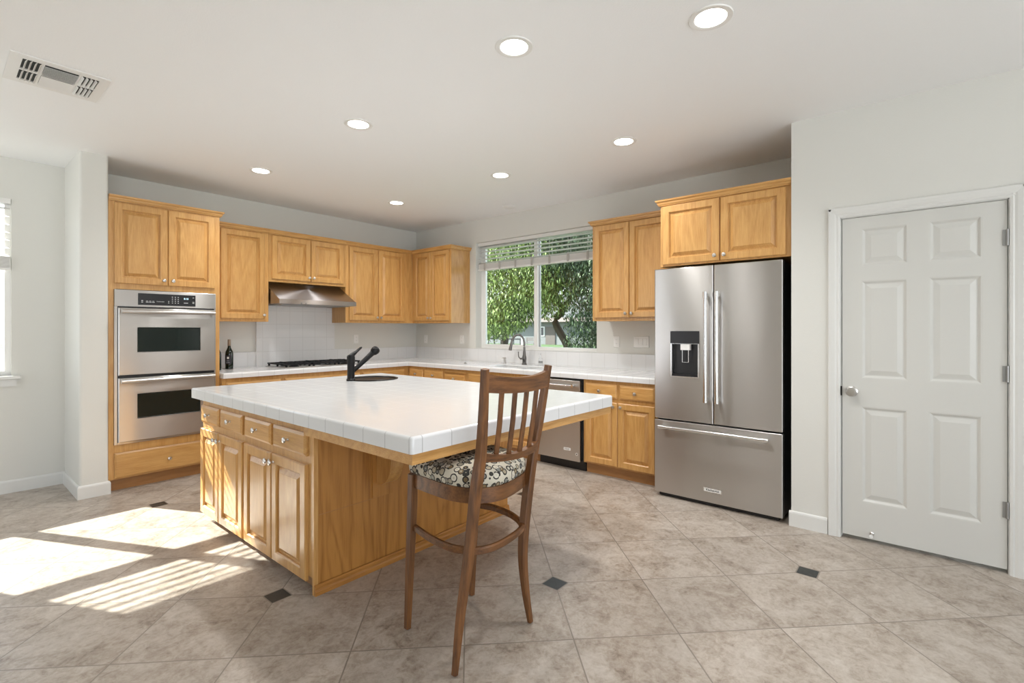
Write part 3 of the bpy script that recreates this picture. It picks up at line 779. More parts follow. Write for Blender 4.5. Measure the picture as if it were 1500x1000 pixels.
for cx_, cy_, r_ in ((2.53, 5.205, .05), (2.53, 5.425, .04), (2.83, 5.315, .06), (3.13, 5.205, .04), (3.13, 5.425, .05)):
    bm = nb(); lathe(bm, Matrix.Translation((cx_, cy_, CT+.0102)), [(r_, 0), (r_, .006), (r_*.75, .012), (r_*.75, .02), (0, .021)], 18); obj('burner', bm, M['iron'], t, True)

# ---- refrigerator
FX = 3.775; FY0, FY1 = .750, 1.676; FT = 1.816
t = thing('refrigerator', (4.12, (FY0+FY1)/2, 0), 'stainless steel french-door refrigerator with a bottom freezer drawer and water dispenser', 'refrigerator')
bm = nb(); box(bm, FX+.066, XB-.03, FY0+.004, FY1-.004, .03, FT-.012); obj('cabinet_shell', bm, M['black'], t, label='black refrigerator side')
bm = nb(); box(bm, FX+.03, FX+.12, FY0+.03, FY1-.03, .004, .0295)
for y_ in (FY0+.07, FY1-.07): lathe(bm, Matrix.Translation((FX+.09, y_, 0)), [(.02, 0), (.02, .0045)], 10)
obj('base_grille', bm, M['black'], t)
ysm = 1.214
def slab(name, y0, y1, z0, z1):
    bm = nb(); box(bm, FX, FX+.062, y0, y1, z0, z1, bev=.006); return bm
DSY0, DSY1, DSZ0, DSZ1 = 1.316, 1.543, .960, 1.322
# left door with the dispenser recess
bm = nb(); MMd = FB(FY1, .624, FX); w_, h_ = FY1-ysm-.003, FT-.624
ua, ub, va, vb = FY1-DSY1, FY1-DSY0, DSZ0-.624, DSZ1-.624
L = []
for ins, d_ in ((0, -.062), (0, -.006), (.006, 0)):
    L.append([bm.verts.new(MMd @ Vector(q)) for q in ((ins, ins, d_), (w_-ins, ins, d_), (w_-ins, h_-ins, d_), (ins, h_-ins, d_))])
for d_ in (0, -.05): L.append([bm.verts.new(MMd @ Vector(q)) for q in ((ua, va, d_), (ub, va, d_), (ub, vb, d_), (ua, vb, d_))])
for A, B in zip(L, L[1:]):
    for k in range(4): bm.faces.new((A[k], A[(k+1) % 4], B[(k+1) % 4], B[k]))
bm.faces.new(L[0][::-1]); bm.faces.new(L[-1])
dL = obj('door', bm, M['steel'], t)
bm = nb()
z_split = DSZ1-.095
rings = [((ua, va, ub, vb), .0), ((ua, va, ub, vb), .004), ((ua+.012, va+.008, ub-.012, vb-.10), .004), ((ua+.012, va+.008, ub-.012, vb-.10), -.045)]
L = []
for (a0, b0, a1, b1), d_ in rings: L.append([bm.verts.new(MMd @ Vector(q)) for q in ((a0+.0005, b0+.0005, d_), (a1-.0005, b0+.0005, d_), (a1-.0005, b1-.0005, d_), (a0+.0005, b1-.0005, d_))])
for A, B in zip(L, L[1:]):
    for k in range(4): bm.faces.new((A[k], A[(k+1) % 4], B[(k+1) % 4], B[k]))
dsp = obj('dispenser_frame', bm, M['chrome'], dL, label='bright dispenser frame')
bx('dispenser_panel', (FX-.0065, FX-.0042, DSY0+.001, DSY1-.001, DSZ1-.098, DSZ1-.001), M['black'], dL, label='black glass dispenser panel')
bm = nb(); MM2 = FB(DSY1-.013, DSZ0+.009, FX+.044); rings_panel(bm, MM2, DSY1-DSY0-.026, DSZ1-DSZ0-.11, [(0, 0), (0, .002), (.001, .003)]); obj('dispenser_well', bm, M['black'], dL)
bm = nb(); box(bm, FX-.002, FX+.04, DSY0+.016, DSY1-.016, DSZ0+.012, DSZ0+.026); obj('drip_tray', bm, M['black'], dL)
bm = nb(); yc = (DSY0+DSY1)/2-.004; zt = DSZ1-.102
box(bm, FX-.004, FX+.03, yc-.036, yc+.036, zt-.046, zt-.001)
obj('spout', bm, M['white'], dL, label='pale dispenser spout')
bm = nb(); sweep(bm, [(FX+.004, yc+.024, zt-.045), (FX+.004, yc+.024, zt-.140), (FX+.004, yc-.024, zt-.140), (FX+.004, yc-.024, zt-.045)], lambda i: rect(.005, .005), ref=(1, 0, 0)); obj('paddle', bm, M['chrome'], dL)
dR = obj('door', slab('', FY0, ysm-.003, .624, FT), M['steel'], t)
fz = obj('freezer_drawer', slab('', FY0, FY1, .032, .614), M['steel'], t)
def bar(parent, p0, p1, n, r=.0125, off=.052):
    p0, p1, n = Vector(p0), Vector(p1), Vector(n); bm = nb(); d_ = (p1-p0).normalized()
    a, b = p0+n*off, p1+n*off
    sweep(bm, [a, b], lambda i: circ(r, 16), ref=tuple(n))
    for q in (p0+d_*.02, p1-d_*.02):
        sweep(bm, [q+n*.0003, q+n*(off-.004)], lambda i: rect(.022, .026, .004), ref=tuple(d_))
        sweep(bm, [q+n*off-d_*.022, q+n*off+d_*.022], lambda i: circ(r+.003, 16), ref=tuple(n))
    return obj('handle', bm, M['chrome'], parent, True)
M['chrome'].node_tree.nodes['Principled BSDF'].inputs['Roughness'].default_value = .2
bar(dL, (FX, ysm+.044, .79), (FX, ysm+.044, 1.612), (-1, 0, 0)); bar(dR, (FX, ysm-.038, .79), (FX, ysm-.038, 1.612), (-1, 0, 0))
bar(fz, (FX, .830, .566), (FX, 1.622, .566), (-1, 0, 0))
b_ = bx('badge', (FX-.0025, FX-.0003, 1.153, 1.286, .112, .144), M['chrome'], fz, label='silver name badge')
bx('badge_face', (FX-.0030, FX-.0026, 1.158, 1.281, .116, .140), M['white'], b_)
text('badge_lettering', 'KitchenAid', FB(1.2195, .1285, FX-.0031), .021, M['ink'], b_, bold=.0004)

# ================================================================== ISLAND
IX0, IX1, IY0, IY1 = 1.240, 2.735, 2.345, 3.885
TXA, TXB, TYA, TYB = 1.178, 2.742, 1.490, 3.930
SKC, SKR = (2.365, 3.505), .195
t = thing('kitchen_island', ((IX0+IX1)/2, (IY0+IY1)/2, 0), 'oak kitchen island with four drawers over four doors on its left end', 'island')
bm = nb()
box(bm, IX0, IX1, IY0+.012, IY1, .085, .857)
bmesh.ops.delete(bm, geom=[f_ for f_ in bm.faces if f_.normal.z > .9 or (abs(f_.calc_center_median().z-.857) < 1e-4)], context='FACES_ONLY')
box(bm, IX0+.001, IX1-.001, IY0+.013, IY1-.001, .60, .62)
obj('body', bm, M['oak'], t)
bx('toe_kick', (IX0+.045, IX1-.02, IY0+.02, IY1-.03, 0, .084), M['toey'], t)
bx('back_panel', (IX0+.022, IX1-.004, IY0, IY0+.0115, .0, .813), M['ply'], t)
bx('corner_stile', (IX0-.001, IX0+.021, IY0-.004, IY0+.0115, .0, .856), M['oak'], t)
bm = nb(); prism(bm, [(0, 0), (.014, 0), (.014, .020), (.010, .030), (.010, .044), (.004, .052), (0, .052)], along((IX0-.001, IY0-.0045, 0), (1, 0, 0), (0, -1, 0)), 0, IX1-IX0)
obj('base_moulding', bm, M['plyx'], t)
bx('panel_seam', (IX0+.024, 1.66, IY0-.0012, IY0-.0004, .3955, .398), M['toe'], t)
kz = .752
for (a0, a1) in ((3.878, 3.560), (3.532, 3.186), (3.146, 2.796), (2.766, 2.398)):
    cab_door(FB, a0, a1, .690, .808, IX0, t, ((a0+a1)/2, kz), M['oaky'], 'drawer', True)
for a0, a1, kn in ((3.886, 3.562, 3.590), (3.552, 3.180, 3.530), (3.152, 2.785, 2.812), (2.776, 2.398, 2.752)):
    cab_door(FB, a0, a1, .060, .648, IX0, t, (kn, .604), M['oak'])
# curved corbel carrying the seating overhang
prof = [(0, 0), (.15, 0), (.135, -.06), (.132, -.19)]+[(.02+.112*math.cos(q*PI/12), -.19-.145*math.sin(q*PI/12)) for q in range(1, 7)]+[(0, -.336)]
bm = nb(); prism(bm, prof, Matrix(((0, 0, 1, 1.602), (-1, 0, 0, IY0-.010), (0, 1, 0, .812), (0, 0, 0, 1))), 0, .085)
cb = obj('corbel', bm, M['oak'], t)
bm = nb(); box(bm, 1.578, 1.712, IY0-.0095, IY0-.0003, .40, .812); obj('corbel_plate', bm, M['ply'], t)

t = thing('island_worktop', ((TXA+TXB)/2, (TYA+TYB)/2, .813), 'large white tiled island worktop with an oak edge band underneath', 'worktop')
bm = nb(); n = 32; hs_ = .215
def hole_ring(z):
    sq, ci = [], []
    for k in range(n):
        a_ = 2*PI*k/n; c_, s_ = math.cos(a_), math.sin(a_); q = hs_/max(abs(c_), abs(s_))
        sq.append((SKC[0]+q*c_, SKC[1]+q*s_, z)); ci.append((SKC[0]+SKR*c_, SKC[1]+SKR*s_, z))
    return sq, ci
xs = [TXA, SKC[0]-hs_, SKC[0]+hs_, TXB]; ys = [TYA, SKC[1]-hs_, SKC[1]+hs_, TYB]
cells(bm, xs, ys, .858, CT, lambda x, y: not (abs(x-SKC[0]) < hs_ and abs(y-SKC[1]) < hs_), bev=0)
# remove the square hole's inner walls, then bridge square to circle
inner = [f_ for f_ in bm.faces if abs(f_.normal.z) < .5 and all(abs(v.co.x-SKC[0]) < hs_+1e-4 and abs(v.co.y-SKC[1]) < hs_+1e-4 for v in f_.verts)]
bmesh.ops.delete(bm, geom=inner, context='FACES')
rgt = [[bm.verts.new(q) for q in L_] for L_ in (*hole_ring(.858), *hole_ring(CT))]
for k in range(n):
    j = (k+1) % n
    bm.faces.new((rgt[2][k], rgt[2][j], rgt[3][j], rgt[3][k])); bm.faces.new((rgt[0][j], rgt[0][k], rgt[1][k], rgt[1][j])); bm.faces.new((rgt[3][k], rgt[3][j], rgt[1][j], rgt[1][k]))
es = [e for e in bm.edges if all(v.co.z > CT-1e-5 for v in e.verts) and len(e.link_faces) == 2 and e.calc_face_angle(0) > .8 and max(abs(e.verts[0].co.x-SKC[0]), abs(e.verts[0].co.y-SKC[1])) > .3]
es += [e for e in bm.edges if abs(e.verts[0].co.z-e.verts[1].co.z) > .03 and max(abs(e.verts[0].co.x-SKC[0]), abs(e.verts[0].co.y-SKC[1])) > .3]
bmesh.ops.bevel(bm, geom=list(set(es)), offset=.012, segments=4, profile=.5, affect='EDGES')
obj('tile_top', bm, M['tile_i'], t, True, hard=.006)
bm = nb()
e0 = .010
cells(bm, [TXA+e0, TXA+e0+.022, TXB-.030, TXB-.008], [TYA+e0, TYA+e0+.022, IY0-.001], .814, .857, lambda x, y: x < TXA+e0+.022 or x > TXB-.030 or y < TYA+e0+.022)
obj('edge_band', bm, M['oakx'], t, label='oak edge band under the tile')
bx('underlayment', (TXA+e0+.0225, TXB-.0305, TYA+e0+.0225, IY0-.001, .838, .8568), M['ply'], t)
# dark round bar sink
bm = nb(); lathe(bm, Matrix.Translation((SKC[0], SKC[1], CT)), [(.190, -.004), (.207, .0005), (.207, .004), (.203, .007), (.192, .007), (.184, .0), (.176, -.05), (.15, -.13), (.04, -.145), (0, -.145)], 40)
o = obj('island_sink', bm, M['blackm'], smooth=True); root_mesh(o, (SKC[0], SKC[1], CT)); tag(o, 'round black bar sink set into the island worktop', 'sink')
# black faucet
FXc, FYc = 2.162, 3.500
t = thing('island_faucet', (FXc, FYc, CT), 'matte black single-lever faucet with an angled spout on the island', 'faucet')
bm = nb(); lathe(bm, Matrix.Translation((FXc, FYc, CT)), [(.034, 0), (.034, .012), (.029, .018), (.028, .135), (.031, .142), (.031, .190), (.026, .205), (0, .207)], 24); obj('faucet_body', bm, M['blackm'], t, True)
sd = Vector((.83, -.12, .70)).normalized(); b0 = Vector((FXc, FYc, CT+.062))+sd*.02
bm = nb(); tube(bm, [b0, b0+sd*.05, b0+sd*.19, b0+sd*.232], [.017, .0175, .021, .024], 16); obj('spout', bm, M['blackm'], t, True)
hp = b0+sd*.245
zq = sd.to_track_quat('Z', 'Y').to_matrix().to_4x4(); zq.translation = hp
bm = nb(); lathe(bm, zq, [(.022, -.03), (.031, -.016), (.035, .004), (.033, .022), (.024, .032), (0, .034)], 20)
obj('spray_head', bm, M['blackm'], t, True)
ld = Vector((.80, -.10, .62)).normalized(); l0 = Vector((FXc-.012, FYc, CT+.188))
bm = nb(); sweep(bm, [l0-ld*.012, l0+ld*.03, l0+ld*.075, l0+ld*.118, l0+ld*.128], lambda i: [(x*(1.0, 1.25, 1.15, .95, .5)[i], y*(1.2, 1.1, .62, .5, .3)[i]) for x, y in circ(.017, 12)]); obj('lever', bm, M['blackm'], t, True)

# ================================================================== KITCHEN SINK
t = thing('kitchen_sink', ((SKX0+SKX1)/2, (SKY0+SKY1)/2, CT), 'double-bowl steel undermount sink in front of the window', 'sink')
bm = nb(); zr = .8735; yd_ = 3.47
for y0, y1 in ((SKY0-.006, yd_-.006), (yd_+.006, SKY1+.006)):
    x0, x1 = SKX0-.006, SKX1+.006; L = []
    for ins, z_ in ((0, zr), (.012, zr-.03), (.02, zr-.17), (.05, zr-.19)): L.append([bm.verts.new(q) for q in ((x0+ins, y0+ins, z_), (x1-ins, y0+ins, z_), (x1-ins, y1-ins, z_), (x0+ins, y1-ins, z_))])
    for A, B in zip(L, L[1:]):
        for k in range(4): bm.faces.new((A[k], A[(k+1) % 4], B[(k+1) % 4], B[k]))
    bm.faces.new(L[-1])
box(bm, SKX0-.006, SKX1+.006, yd_-.006, yd_+.006, zr-.02, zr)
obj('basin', bm, M['gun'], t)
# pull-down faucet
KX, KY = 4.445, 3.560
def kp(y, z, x=KX): return (x, y, z)
t = thing('kitchen_faucet', (KX, KY, CT), 'tall brushed nickel pull-down faucet arching over the kitchen sink', 'faucet')
bm = nb(); lathe(bm, Matrix.Translation((KX, KY, CT)), [(.029, 0), (.029, .01), (.023, .016), (.022, .05), (.026, .06), (.026, .085), (.018, .11), (.014, .16)], 18); obj('faucet_body', bm, M['gun'], t, True)
ad = Vector((-.62, .78, 0)).normalized()
def ap(d_, z_): return Vector((KX, KY, CT+z_))+ad*d_
bm = nb(); tube(bm, spline([ap(0, .15), ap(0, .24), ap(.012, .300), ap(.055, .345), ap(.105, .335), ap(.138, .290), ap(.148, .252)], 7), .0125, 12); obj('gooseneck', bm, M['gun'], t, True)
bm = nb(); tube(bm, [ap(.147, .256), ap(.151, .235), ap(.163, .178), ap(.165, .165)], [.013, .015, .020, .018], 14); obj('spray_head', bm, M['gun'], t, True)
bm = nb(); tube(bm, [Vector((KX, KY, CT+.072))+ad*.02, Vector((KX, KY, CT+.068))+ad*.05], .011, 10); tube(bm, spline([Vector((KX, KY, CT+.070))+ad*.05, Vector((KX, KY, CT+.095))+ad*.066, Vector((KX, KY, CT+.150))+ad*.068], 5), .006, 8); obj('lever', bm, M['gun'], t, True)
# soap dispenser pump
t = thing('soap_dispenser', (4.43, 3.845, CT), 'small brushed nickel soap pump left of the kitchen faucet', 'soap dispenser')
bm = nb(); lathe(bm, Matrix.Translation((4.43, 3.845, CT)), [(.020, 0), (.020, .006), (.014, .010), (.014, .048), (.010, .050), (.010, .060)], 16); obj('base', bm, M['nickel'], t, True)
bm = nb(); box(bm, 4.415, 4.441, 3.832, 3.858, CT+.0605, CT+.074, bev=.003); tube(bm, [(4.43, 3.85, CT+.068), (4.405, 3.885, CT+.066)], .006, 8); obj('pump_head', bm, M['nickel'], t)
# clear soap bottle
bx_, by_ = 4.452, 3.330
t = thing('soap_bottle', (bx_, by_, CT), 'small clear pump bottle right of the kitchen faucet', 'bottle')
bm = nb(); lathe(bm, Matrix.Translation((bx_, by_, CT)), [(.020, 0), (.024, .004), (.024, .07), (.018, .085), (.010, .092), (.010, .098)], 18); obj('flask', bm, M['clear'], t, True)
bm = nb(); lathe(bm, Matrix.Translation((bx_, by_, CT+.0985)), [(.011, 0), (.011, .012), (.005, .013), (.005, .030), (.009, .031), (.009, .037), (0, .038)], 12); tube(bm, [(bx_, by_, CT+.132), (bx_-.02, by_+.02, CT+.130)], .004, 8); obj('pump', bm, M['clear'], t, True)
bm = nb(); lathe(bm, Matrix.Translation((bx_, by_, CT+.030)), [(.0243, 0), (.0245, 0), (.0245, .022), (.0243, .022)], 18); obj('label_band', bm, M['grey'], t, True)
# sink stopper
bm = nb(); lathe(bm, Matrix.Translation((4.15, 4.23, CT)), [(.020, 0), (.022, .004), (.016, .008), (.006, .010), (.006, .014), (0, .015)], 16)
o = obj('sink_stopper', bm, M['grey'], smooth=True); root_mesh(o, (4.15, 4.23, CT)); tag(o, 'small dark sink stopper lying on the worktop left of the sink', 'sink stopper')

# ================================================================== WINE BOTTLES
def wine(x, y, label, cap):
    t = thing('wine_bottle', (x, y, CT), label, 'bottle', 'wine bottles on the worktop')
    B = Matrix.Translation((x, y, CT))
    bm = nb(); lathe(bm, B, [(.030, 0), (.037, .004), (.0375, .155), (.034, .18), (.022, .205), (.015, .225), (.0142, .262)], 22); obj('glass_body', bm, M['bottle'], t, True)
    bm = nb(); lathe(bm, B, [(.0146, .240), (.0152, .241), (.0152, .302), (.013, .305), (0, .305)], 16); obj('foil_cap', bm, cap, t, True)
    bm = nb()
    for k in range(9):
        a0 = math.radians(-135-55+k*110/9); a1 = math.radians(-135-55+(k+1)*110/9); r = .0379
        bm.faces.new([bm.verts.new(B @ Vector((r*math.cos(q), r*math.sin(q), z_))) for q, z_ in ((a0, .055), (a1, .055), (a1, .145), (a0, .145))])
    lb = obj('paper_label', bm, M['label'], t)
    aa = math.radians(-127); c_ = Vector((x+.0383*math.cos(aa), y+.0383*math.sin(aa), CT+.116)); nn = Vector((math.cos(aa), math.sin(aa), 0)); uu = Vector((-nn.y, nn.x, 0))
    F_ = frame(c_, uu, nn)
    bm = nb(); rings_panel(bm, F_ @ Matrix.Translation((-.009, -.009, -.001)), .018, .020, [(0, 0), (0, .0015)]); obj('label_emblem', bm, M['cream'], lb)
    bm = nb(); rings_panel(bm, F_ @ Matrix.Translation((-.016, -.048, -.001)), .032, .0025, [(0, 0), (0, .0012)]); rings_panel(bm, F_ @ Matrix.Translation((-.012, -.030, -.001)), .024, .002, [(0, 0), (0, .0012)]); obj('label_lines', bm, M['print'], lb)
    return t
M['label'] = flat('black_paper_label', (.022, .020, .024), .6); M['cream'] = flat('cream_ink', (.75, .72, .64), .6)
M['foil1'] = flat('tan_foil', (.33, .25, .18), .4, Metallic=.3); M['foil2'] = flat('dark_foil', (.03, .008, .012), .35)
wine(1.99, 5.49, 'dark wine bottle with a tan foil neck standing on the worktop', M['foil1'])
wine(1.845, 5.40, 'dark wine bottle with a dark neck half hidden by the oven cabinet', M['foil2'])

# ================================================================== BAR STOOL
def V(*a_): return Vector(a_)
st = thing('bar_stool', (1.56, 1.57, 0), 'oak slat-back bar stool with a round-patterned padded seat at the island', 'stool')
bm = nb(); sweep(bm, [V(1.372, 1.765, .006), V(1.380, 1.758, .30), V(1.388, 1.752, .55), V(1.390, 1.750, .690)], lambda i: rect(*((.025, .026), (.031, .033), (.035, .036), (.035, .036))[i], .004), ref=(0, 1, 0)); obj('leg', bm, M['stool'], st)
bm = nb(); sweep(bm, [V(1.752, 1.741, .006), V(1.768, 1.741, .30), V(1.785, 1.741, .55), V(1.790, 1.742, .690)], lambda i: rect(*((.024, .025), (.029, .031), (.033, .034), (.033, .034))[i], .004), ref=(0, 1, 0)); obj('leg', bm, M['stool'], st)
lp = spline([V(1.303, 1.387, .006), V(1.333, 1.386, .22), V(1.368, 1.375, .45), V(1.392, 1.360, .70), V(1.412, 1.352, .84), V(1.404, 1.330, 1.02), V(1.393, 1.312, 1.180)], 5)
rp = spline([V(1.762, 1.377, .006), V(1.738, 1.386, .16), V(1.727, 1.392, .33), V(1.745, 1.386, .54), V(1.772, 1.372, .75), V(1.796, 1.345, .946), V(1.812, 1.312, 1.172)], 5)
def post_prof(i, n):
    f_ = i/(n-1)
    w_ = .023+.016*math.sin(min(1, f_/.6)*PI/2) if f_ < .6 else .039-.010*(f_-.6)/.4
    d_ = .024+.017*math.sin(min(1, f_/.55)*PI/2) if f_ < .55 else .041-.012*(f_-.55)/.45
    return rect(w_, d_, .005)
for P_ in (lp, rp):
    bm = nb(); sweep(bm, P_, lambda i: post_prof(i, len(P_)), ref=(0, 1, 0)); obj('leg', bm, M['stool'], st, label='tall rear leg rising into the backrest')
# D-shaped seat rail
plan = spline([V(1.80, 1.772, 0), V(1.818, 1.63, 0), V(1.798, 1.49, 0), V(1.745, 1.392, 0), V(1.63, 1.348, 0), V(1.51, 1.336, 0), V(1.42, 1.385, 0), V(1.378, 1.48, 0), V(1.376, 1.60, 0), V(1.388, 1.772, 0)], 5)
def solid_plan(bm, pl, z0, z1, ins=0.0):
    c_ = V(1.59, 1.58, 0)
    q = [c_+(p_-c_)*(1-ins) for p_ in pl]
    prism(bm, [(p_.x, p_.y) for p_ in q], I4, z0, z1)
bm = nb()
c_ = V(1.59, 1.58, 0)
inn = [c_+(p_-c_)*.90 for p_ in plan]; n = len(plan)
R_ = [[bm.verts.new((p_.x, p_.y, z_)) for p_ in L_] for L_, z_ in ((plan, .632), (plan, .694), (inn, .694), (inn, .632))]
for A, B in zip(R_, R_[1:]+R_[:1]):
    for k in range(n): bm.faces.new((A[k], A[(k+1) % n], B[(k+1) % n], B[k]))
obj('seat_rail', bm, M['stoolx'], st, True)
bm = nb(); L = []
for ins, z_ in ((.02, .6945), (.0, .705), (-.008, .722), (.004, .741), (.06, .757), (.20, .770), (.45, .779), (.75, .783)):
    L.append([bm.verts.new(((c_+(p_-c_)*(1-ins)).x, (c_+(p_-c_)*(1-ins)).y, z_)) for p_ in plan])
for A, B in zip(L, L[1:]):
    for k in range(n): bm.faces.new((A[k], A[(k+1) % n], B[(k+1) % n], B[k]))
bm.faces.new(L[0][::-1]); bm.faces.new(L[-1])
obj('seat_cushion', bm, M['fabric'], st, True, label='cream seat cushion printed with dark rings and dots')
# U-shaped foot ring
hoop = spline([V(1.395, 1.745, .452), V(1.367, 1.598, .450), V(1.362, 1.470, .450), V(1.405, 1.378, .450), V(1.49, 1.342, .450), V(1.637, 1.356, .450), V(1.723, 1.395, .450), V(1.783, 1.497, .450), V(1.803, 1.628, .450), V(1.782, 1.730, .450)], 6)
bm = nb(); sweep(bm, hoop, lambda i: rect(.022, .030, .006)); obj('foot_ring', bm, M['stoolx'], st, True)
# curved crest rail and lower rail with four slats
def rail(x0, x1, y_, z0l, z1l, z0r, z1r, bow, dip, th):
    bm = nb(); L = []; n = 12
    for k in range(n+1):
        f_ = k/n; w_ = 4*f_*(1-f_); x_ = x0+(x1-x0)*f_; yy = y_-bow*w_
        za = z0l+(z0r-z0l)*f_-dip*.5*w_; zb = z1l+(z1r-z1l)*f_-dip*w_
        L.append([bm.verts.new(q) for q in ((x_, yy-th/2, za), (x_, yy+th/2, za+.001), (x_, yy+th/2-.004, zb), (x_, yy-th/2-.004, zb))])
    for A, B in zip(L, L[1:]):
        for k in range(4): bm.faces.new((A[k], A[(k+1) % 4], B[(k+1) % 4], B[k]))
    bm.faces.new(L[0][::-1]); bm.faces.new(L[-1]); return bm
obj('crest_rail', rail(1.405, 1.800, 1.318, 1.086, 1.160, 1.075, 1.150, .020, .020, .022), M['stoolx'], st, True)
obj('lower_rail', rail(1.422, 1.778, 1.360, .806, .842, .790, .832, .020, .026, .030), M['stoolx'], st, True)
for k in range(4):
    f_ = (k+1)/5; w_ = 4*f_*(1-f_)
    a_ = V(1.422+.3625*f_, 1.360-.020*w_, .815-.012*w_); b_ = V(1.408+.388*f_, 1.318-.020*w_, 1.090)
    bm = nb(); sweep(bm, [a_, (a_+b_)/2+V(0, -.004, 0), b_], lambda i: rect(.027, .011, .003), ref=(0, 1, 0)); obj('slat', bm, M['stool'], st)

# ================================================================== CEILING
for i, (x, y, lb) in enumerate(((1.871, 1.564, 'round recessed ceiling light nearest the camera above the island seat'), (2.265, .740, 'round recessed ceiling light at the upper right, above the pantry door side'),
        (1.889, 2.967, 'round recessed ceiling light above the middle of the island'), (1.887, 4.496, 'round recessed ceiling light in front of the ovens'),
        (3.340, 1.725, 'round recessed ceiling light in front of the refrigerator'), (3.350, 2.960, 'round recessed ceiling light in front of the kitchen window'),
        (3.336, 4.486, 'round recessed ceiling light nearest the far kitchen corner'))):
    t = thing('recessed_light', (x, y, H), lb, 'ceiling light', 'recessed lights in the kitchen ceiling')
    B = Matrix.Translation((x, y, H)) @ Matrix.Rotation(PI, 4, 'X')
    bm = nb(); lathe(bm, B, [(.068, .0005), (.068, .003), (.074, .0055), (.092, .005), (.095, .001), (.095, .0002)], 36); obj('trim_ring', bm, M['white'], t, True)
    bm = nb(); lathe(bm, B, [(.0675, .0005), (.0675, .0035), (0, .0045)], 36); obj('diffuser', bm, M['lamp'], t, True)
    Lp = bpy.data.lights.new('downlight', 'SPOT'); Lp.energy = 52; Lp.color = (1, .985, .97); Lp.spot_size = math.radians(150); Lp.spot_blend = .9; Lp.shadow_soft_size = .065; Lp.specular_factor = 1.0
    o = bpy.data.objects.new('downlight', Lp); COL.objects.link(o); o.location = (0, 0, -.03); o.parent = t
# supply register
t = thing('ceiling_vent', (.46, 3.71, H), 'white louvred supply vent in the ceiling at the upper left', 'vent')
vx0, vx1, vy0, vy1 = .259, .661, 3.505, 3.912
M['vdark'] = flat('duct_shadow', (.06, .06, .055), .8)
bm = nb()
ox0, ox1, oy0, oy1 = vx0+.050, vx1-.045, vy0+.052, vy1-.052
xm0, xm1 = ox0+.085, ox1-.085; yc = (oy0+oy1)/2
cells(bm, [vx0, ox0, xm0-.010, xm0, xm1, xm1+.010, ox1, vx1], [vy0, oy0, yc-.010, yc+.010, oy1, vy1], H-.007, H-.0005,
      lambda x, y: not ((ox0 < x < xm0-.010 or xm0 < x < xm1 or xm1+.010 < x < ox1) and (oy0 < y < yc-.010 or yc+.010 < y < oy1)))
obj('face_plate', bm, M['white'], t)
bx('duct_shade_sheet', (ox0-.01, ox1+.01, oy0-.01, oy1+.01, H-.0004, H-.0001), M['vdark'], t)  # thin dark sheet on the ceiling, paints the shade inside the duct
bm = nb()
def lou(cx_, cy_, lx, ly, ang, ax):
    vs_ = box(bm, cx_-lx/2, cx_+lx/2, cy_-ly/2, cy_+ly/2, H-.0145, H-.0130)
    bmesh.ops.rotate(bm, cent=(cx_, cy_, H-.0085), matrix=Matrix.Rotation(ang, 3, ax), verts=vs_)
for (a0, a1, sg) in ((ox0, xm0-.010, -1), (xm1+.010, ox1, 1)):
    for (b0, b1) in ((oy0, yc-.010), (yc+.010, oy1)):
        for k in range(4): lou(a0+(k+.5)*(a1-a0)/4, (b0+b1)/2, .014, b1-b0, sg*.9, 'Y')
for (b0, b1, sg) in ((oy0, yc-.010, 1), (yc+.010, oy1, -1)):
    for k in range(8): lou((xm0+xm1)/2, b0+(k+.5)*(b1-b0)/8, xm1-xm0, .012, sg*(.75 if sg > 0 else .6), 'X')
obj('louvres', bm, M['white'], t)
# small round detector plate near the window
bm = nb(); lathe(bm, Matrix.Translation((4.256, 3.629, H)) @ Matrix.Rotation(PI, 4, 'X'), [(.075, .0003), (.075, .006), (.066, .014), (.02, .018), (0, .018)], 28)
o = obj('ceiling_detector', bm, M['white'], smooth=True); root_mesh(o, (4.256, 3.629, H)); tag(o, 'flat round white disc on the ceiling near the kitchen window', 'detector')

# ================================================================== OUTLETS
def outlet(MM, label, w=.070, kind='outlet', gang=1):
    t = thing('wall_outlet' if kind == 'outlet' else 'light_switch', MM.translation, label, kind)
    bm = nb(); rings_panel(bm, MM @ Matrix.Translation((-w/2, -.057, .0003)), w, .114, [(0, 0), (0, .003), (.004, .006)]); obj('cover_plate', bm, M['white'], t)
    for g_ in range(gang):
        ox = (g_-(gang-1)/2)*.046
        if kind == 'outlet':
            for dz in (.020, -.020):
                bm = nb(); prism(bm, [(.0155*math.cos(a_)*1.0, .0145*math.sin(a_)) for a_ in [2*PI*q/14 for q in range(14)]], MM @ Matrix.Translation((ox, dz, .0063)), 0, .0018); s_ = obj('socket', bm, M['white'], t)
                bm = nb()
                for e_ in (-.006, .006): rings_panel(bm, MM @ Matrix.Translation((ox+e_-.001, dz-.003, .0082)), .002, .008, [(0, 0), (0, .0004)])
                obj('slots', bm, M['grey'], s_)
        else:
            bm = nb(); rings_panel(bm, MM @ Matrix.Translation((ox-.0165, -.033, .0063)), .033, .066, [(0, 0), (0, .003), (.002, .004)]); obj('rocker', bm, M['white'], t)
    return t
outlet(FA(3.556, 1.210, YA), 'white duplex outlet on the oven wall right of the hood tile')
outlet(FB(5.42, 1.195, XB), 'white outlet on the window wall close to the far corner')
outlet(FB(4.690, 1.200, XB), 'white outlet just left of the kitchen window')
outlet(FB(2.421, 1.208, XB), 'white duplex outlet right of the kitchen window')
outlet(FB(2.150, 1.210, XB), 'white three-rocker light switch beside the refrigerator', .164, 'light switch', 3)

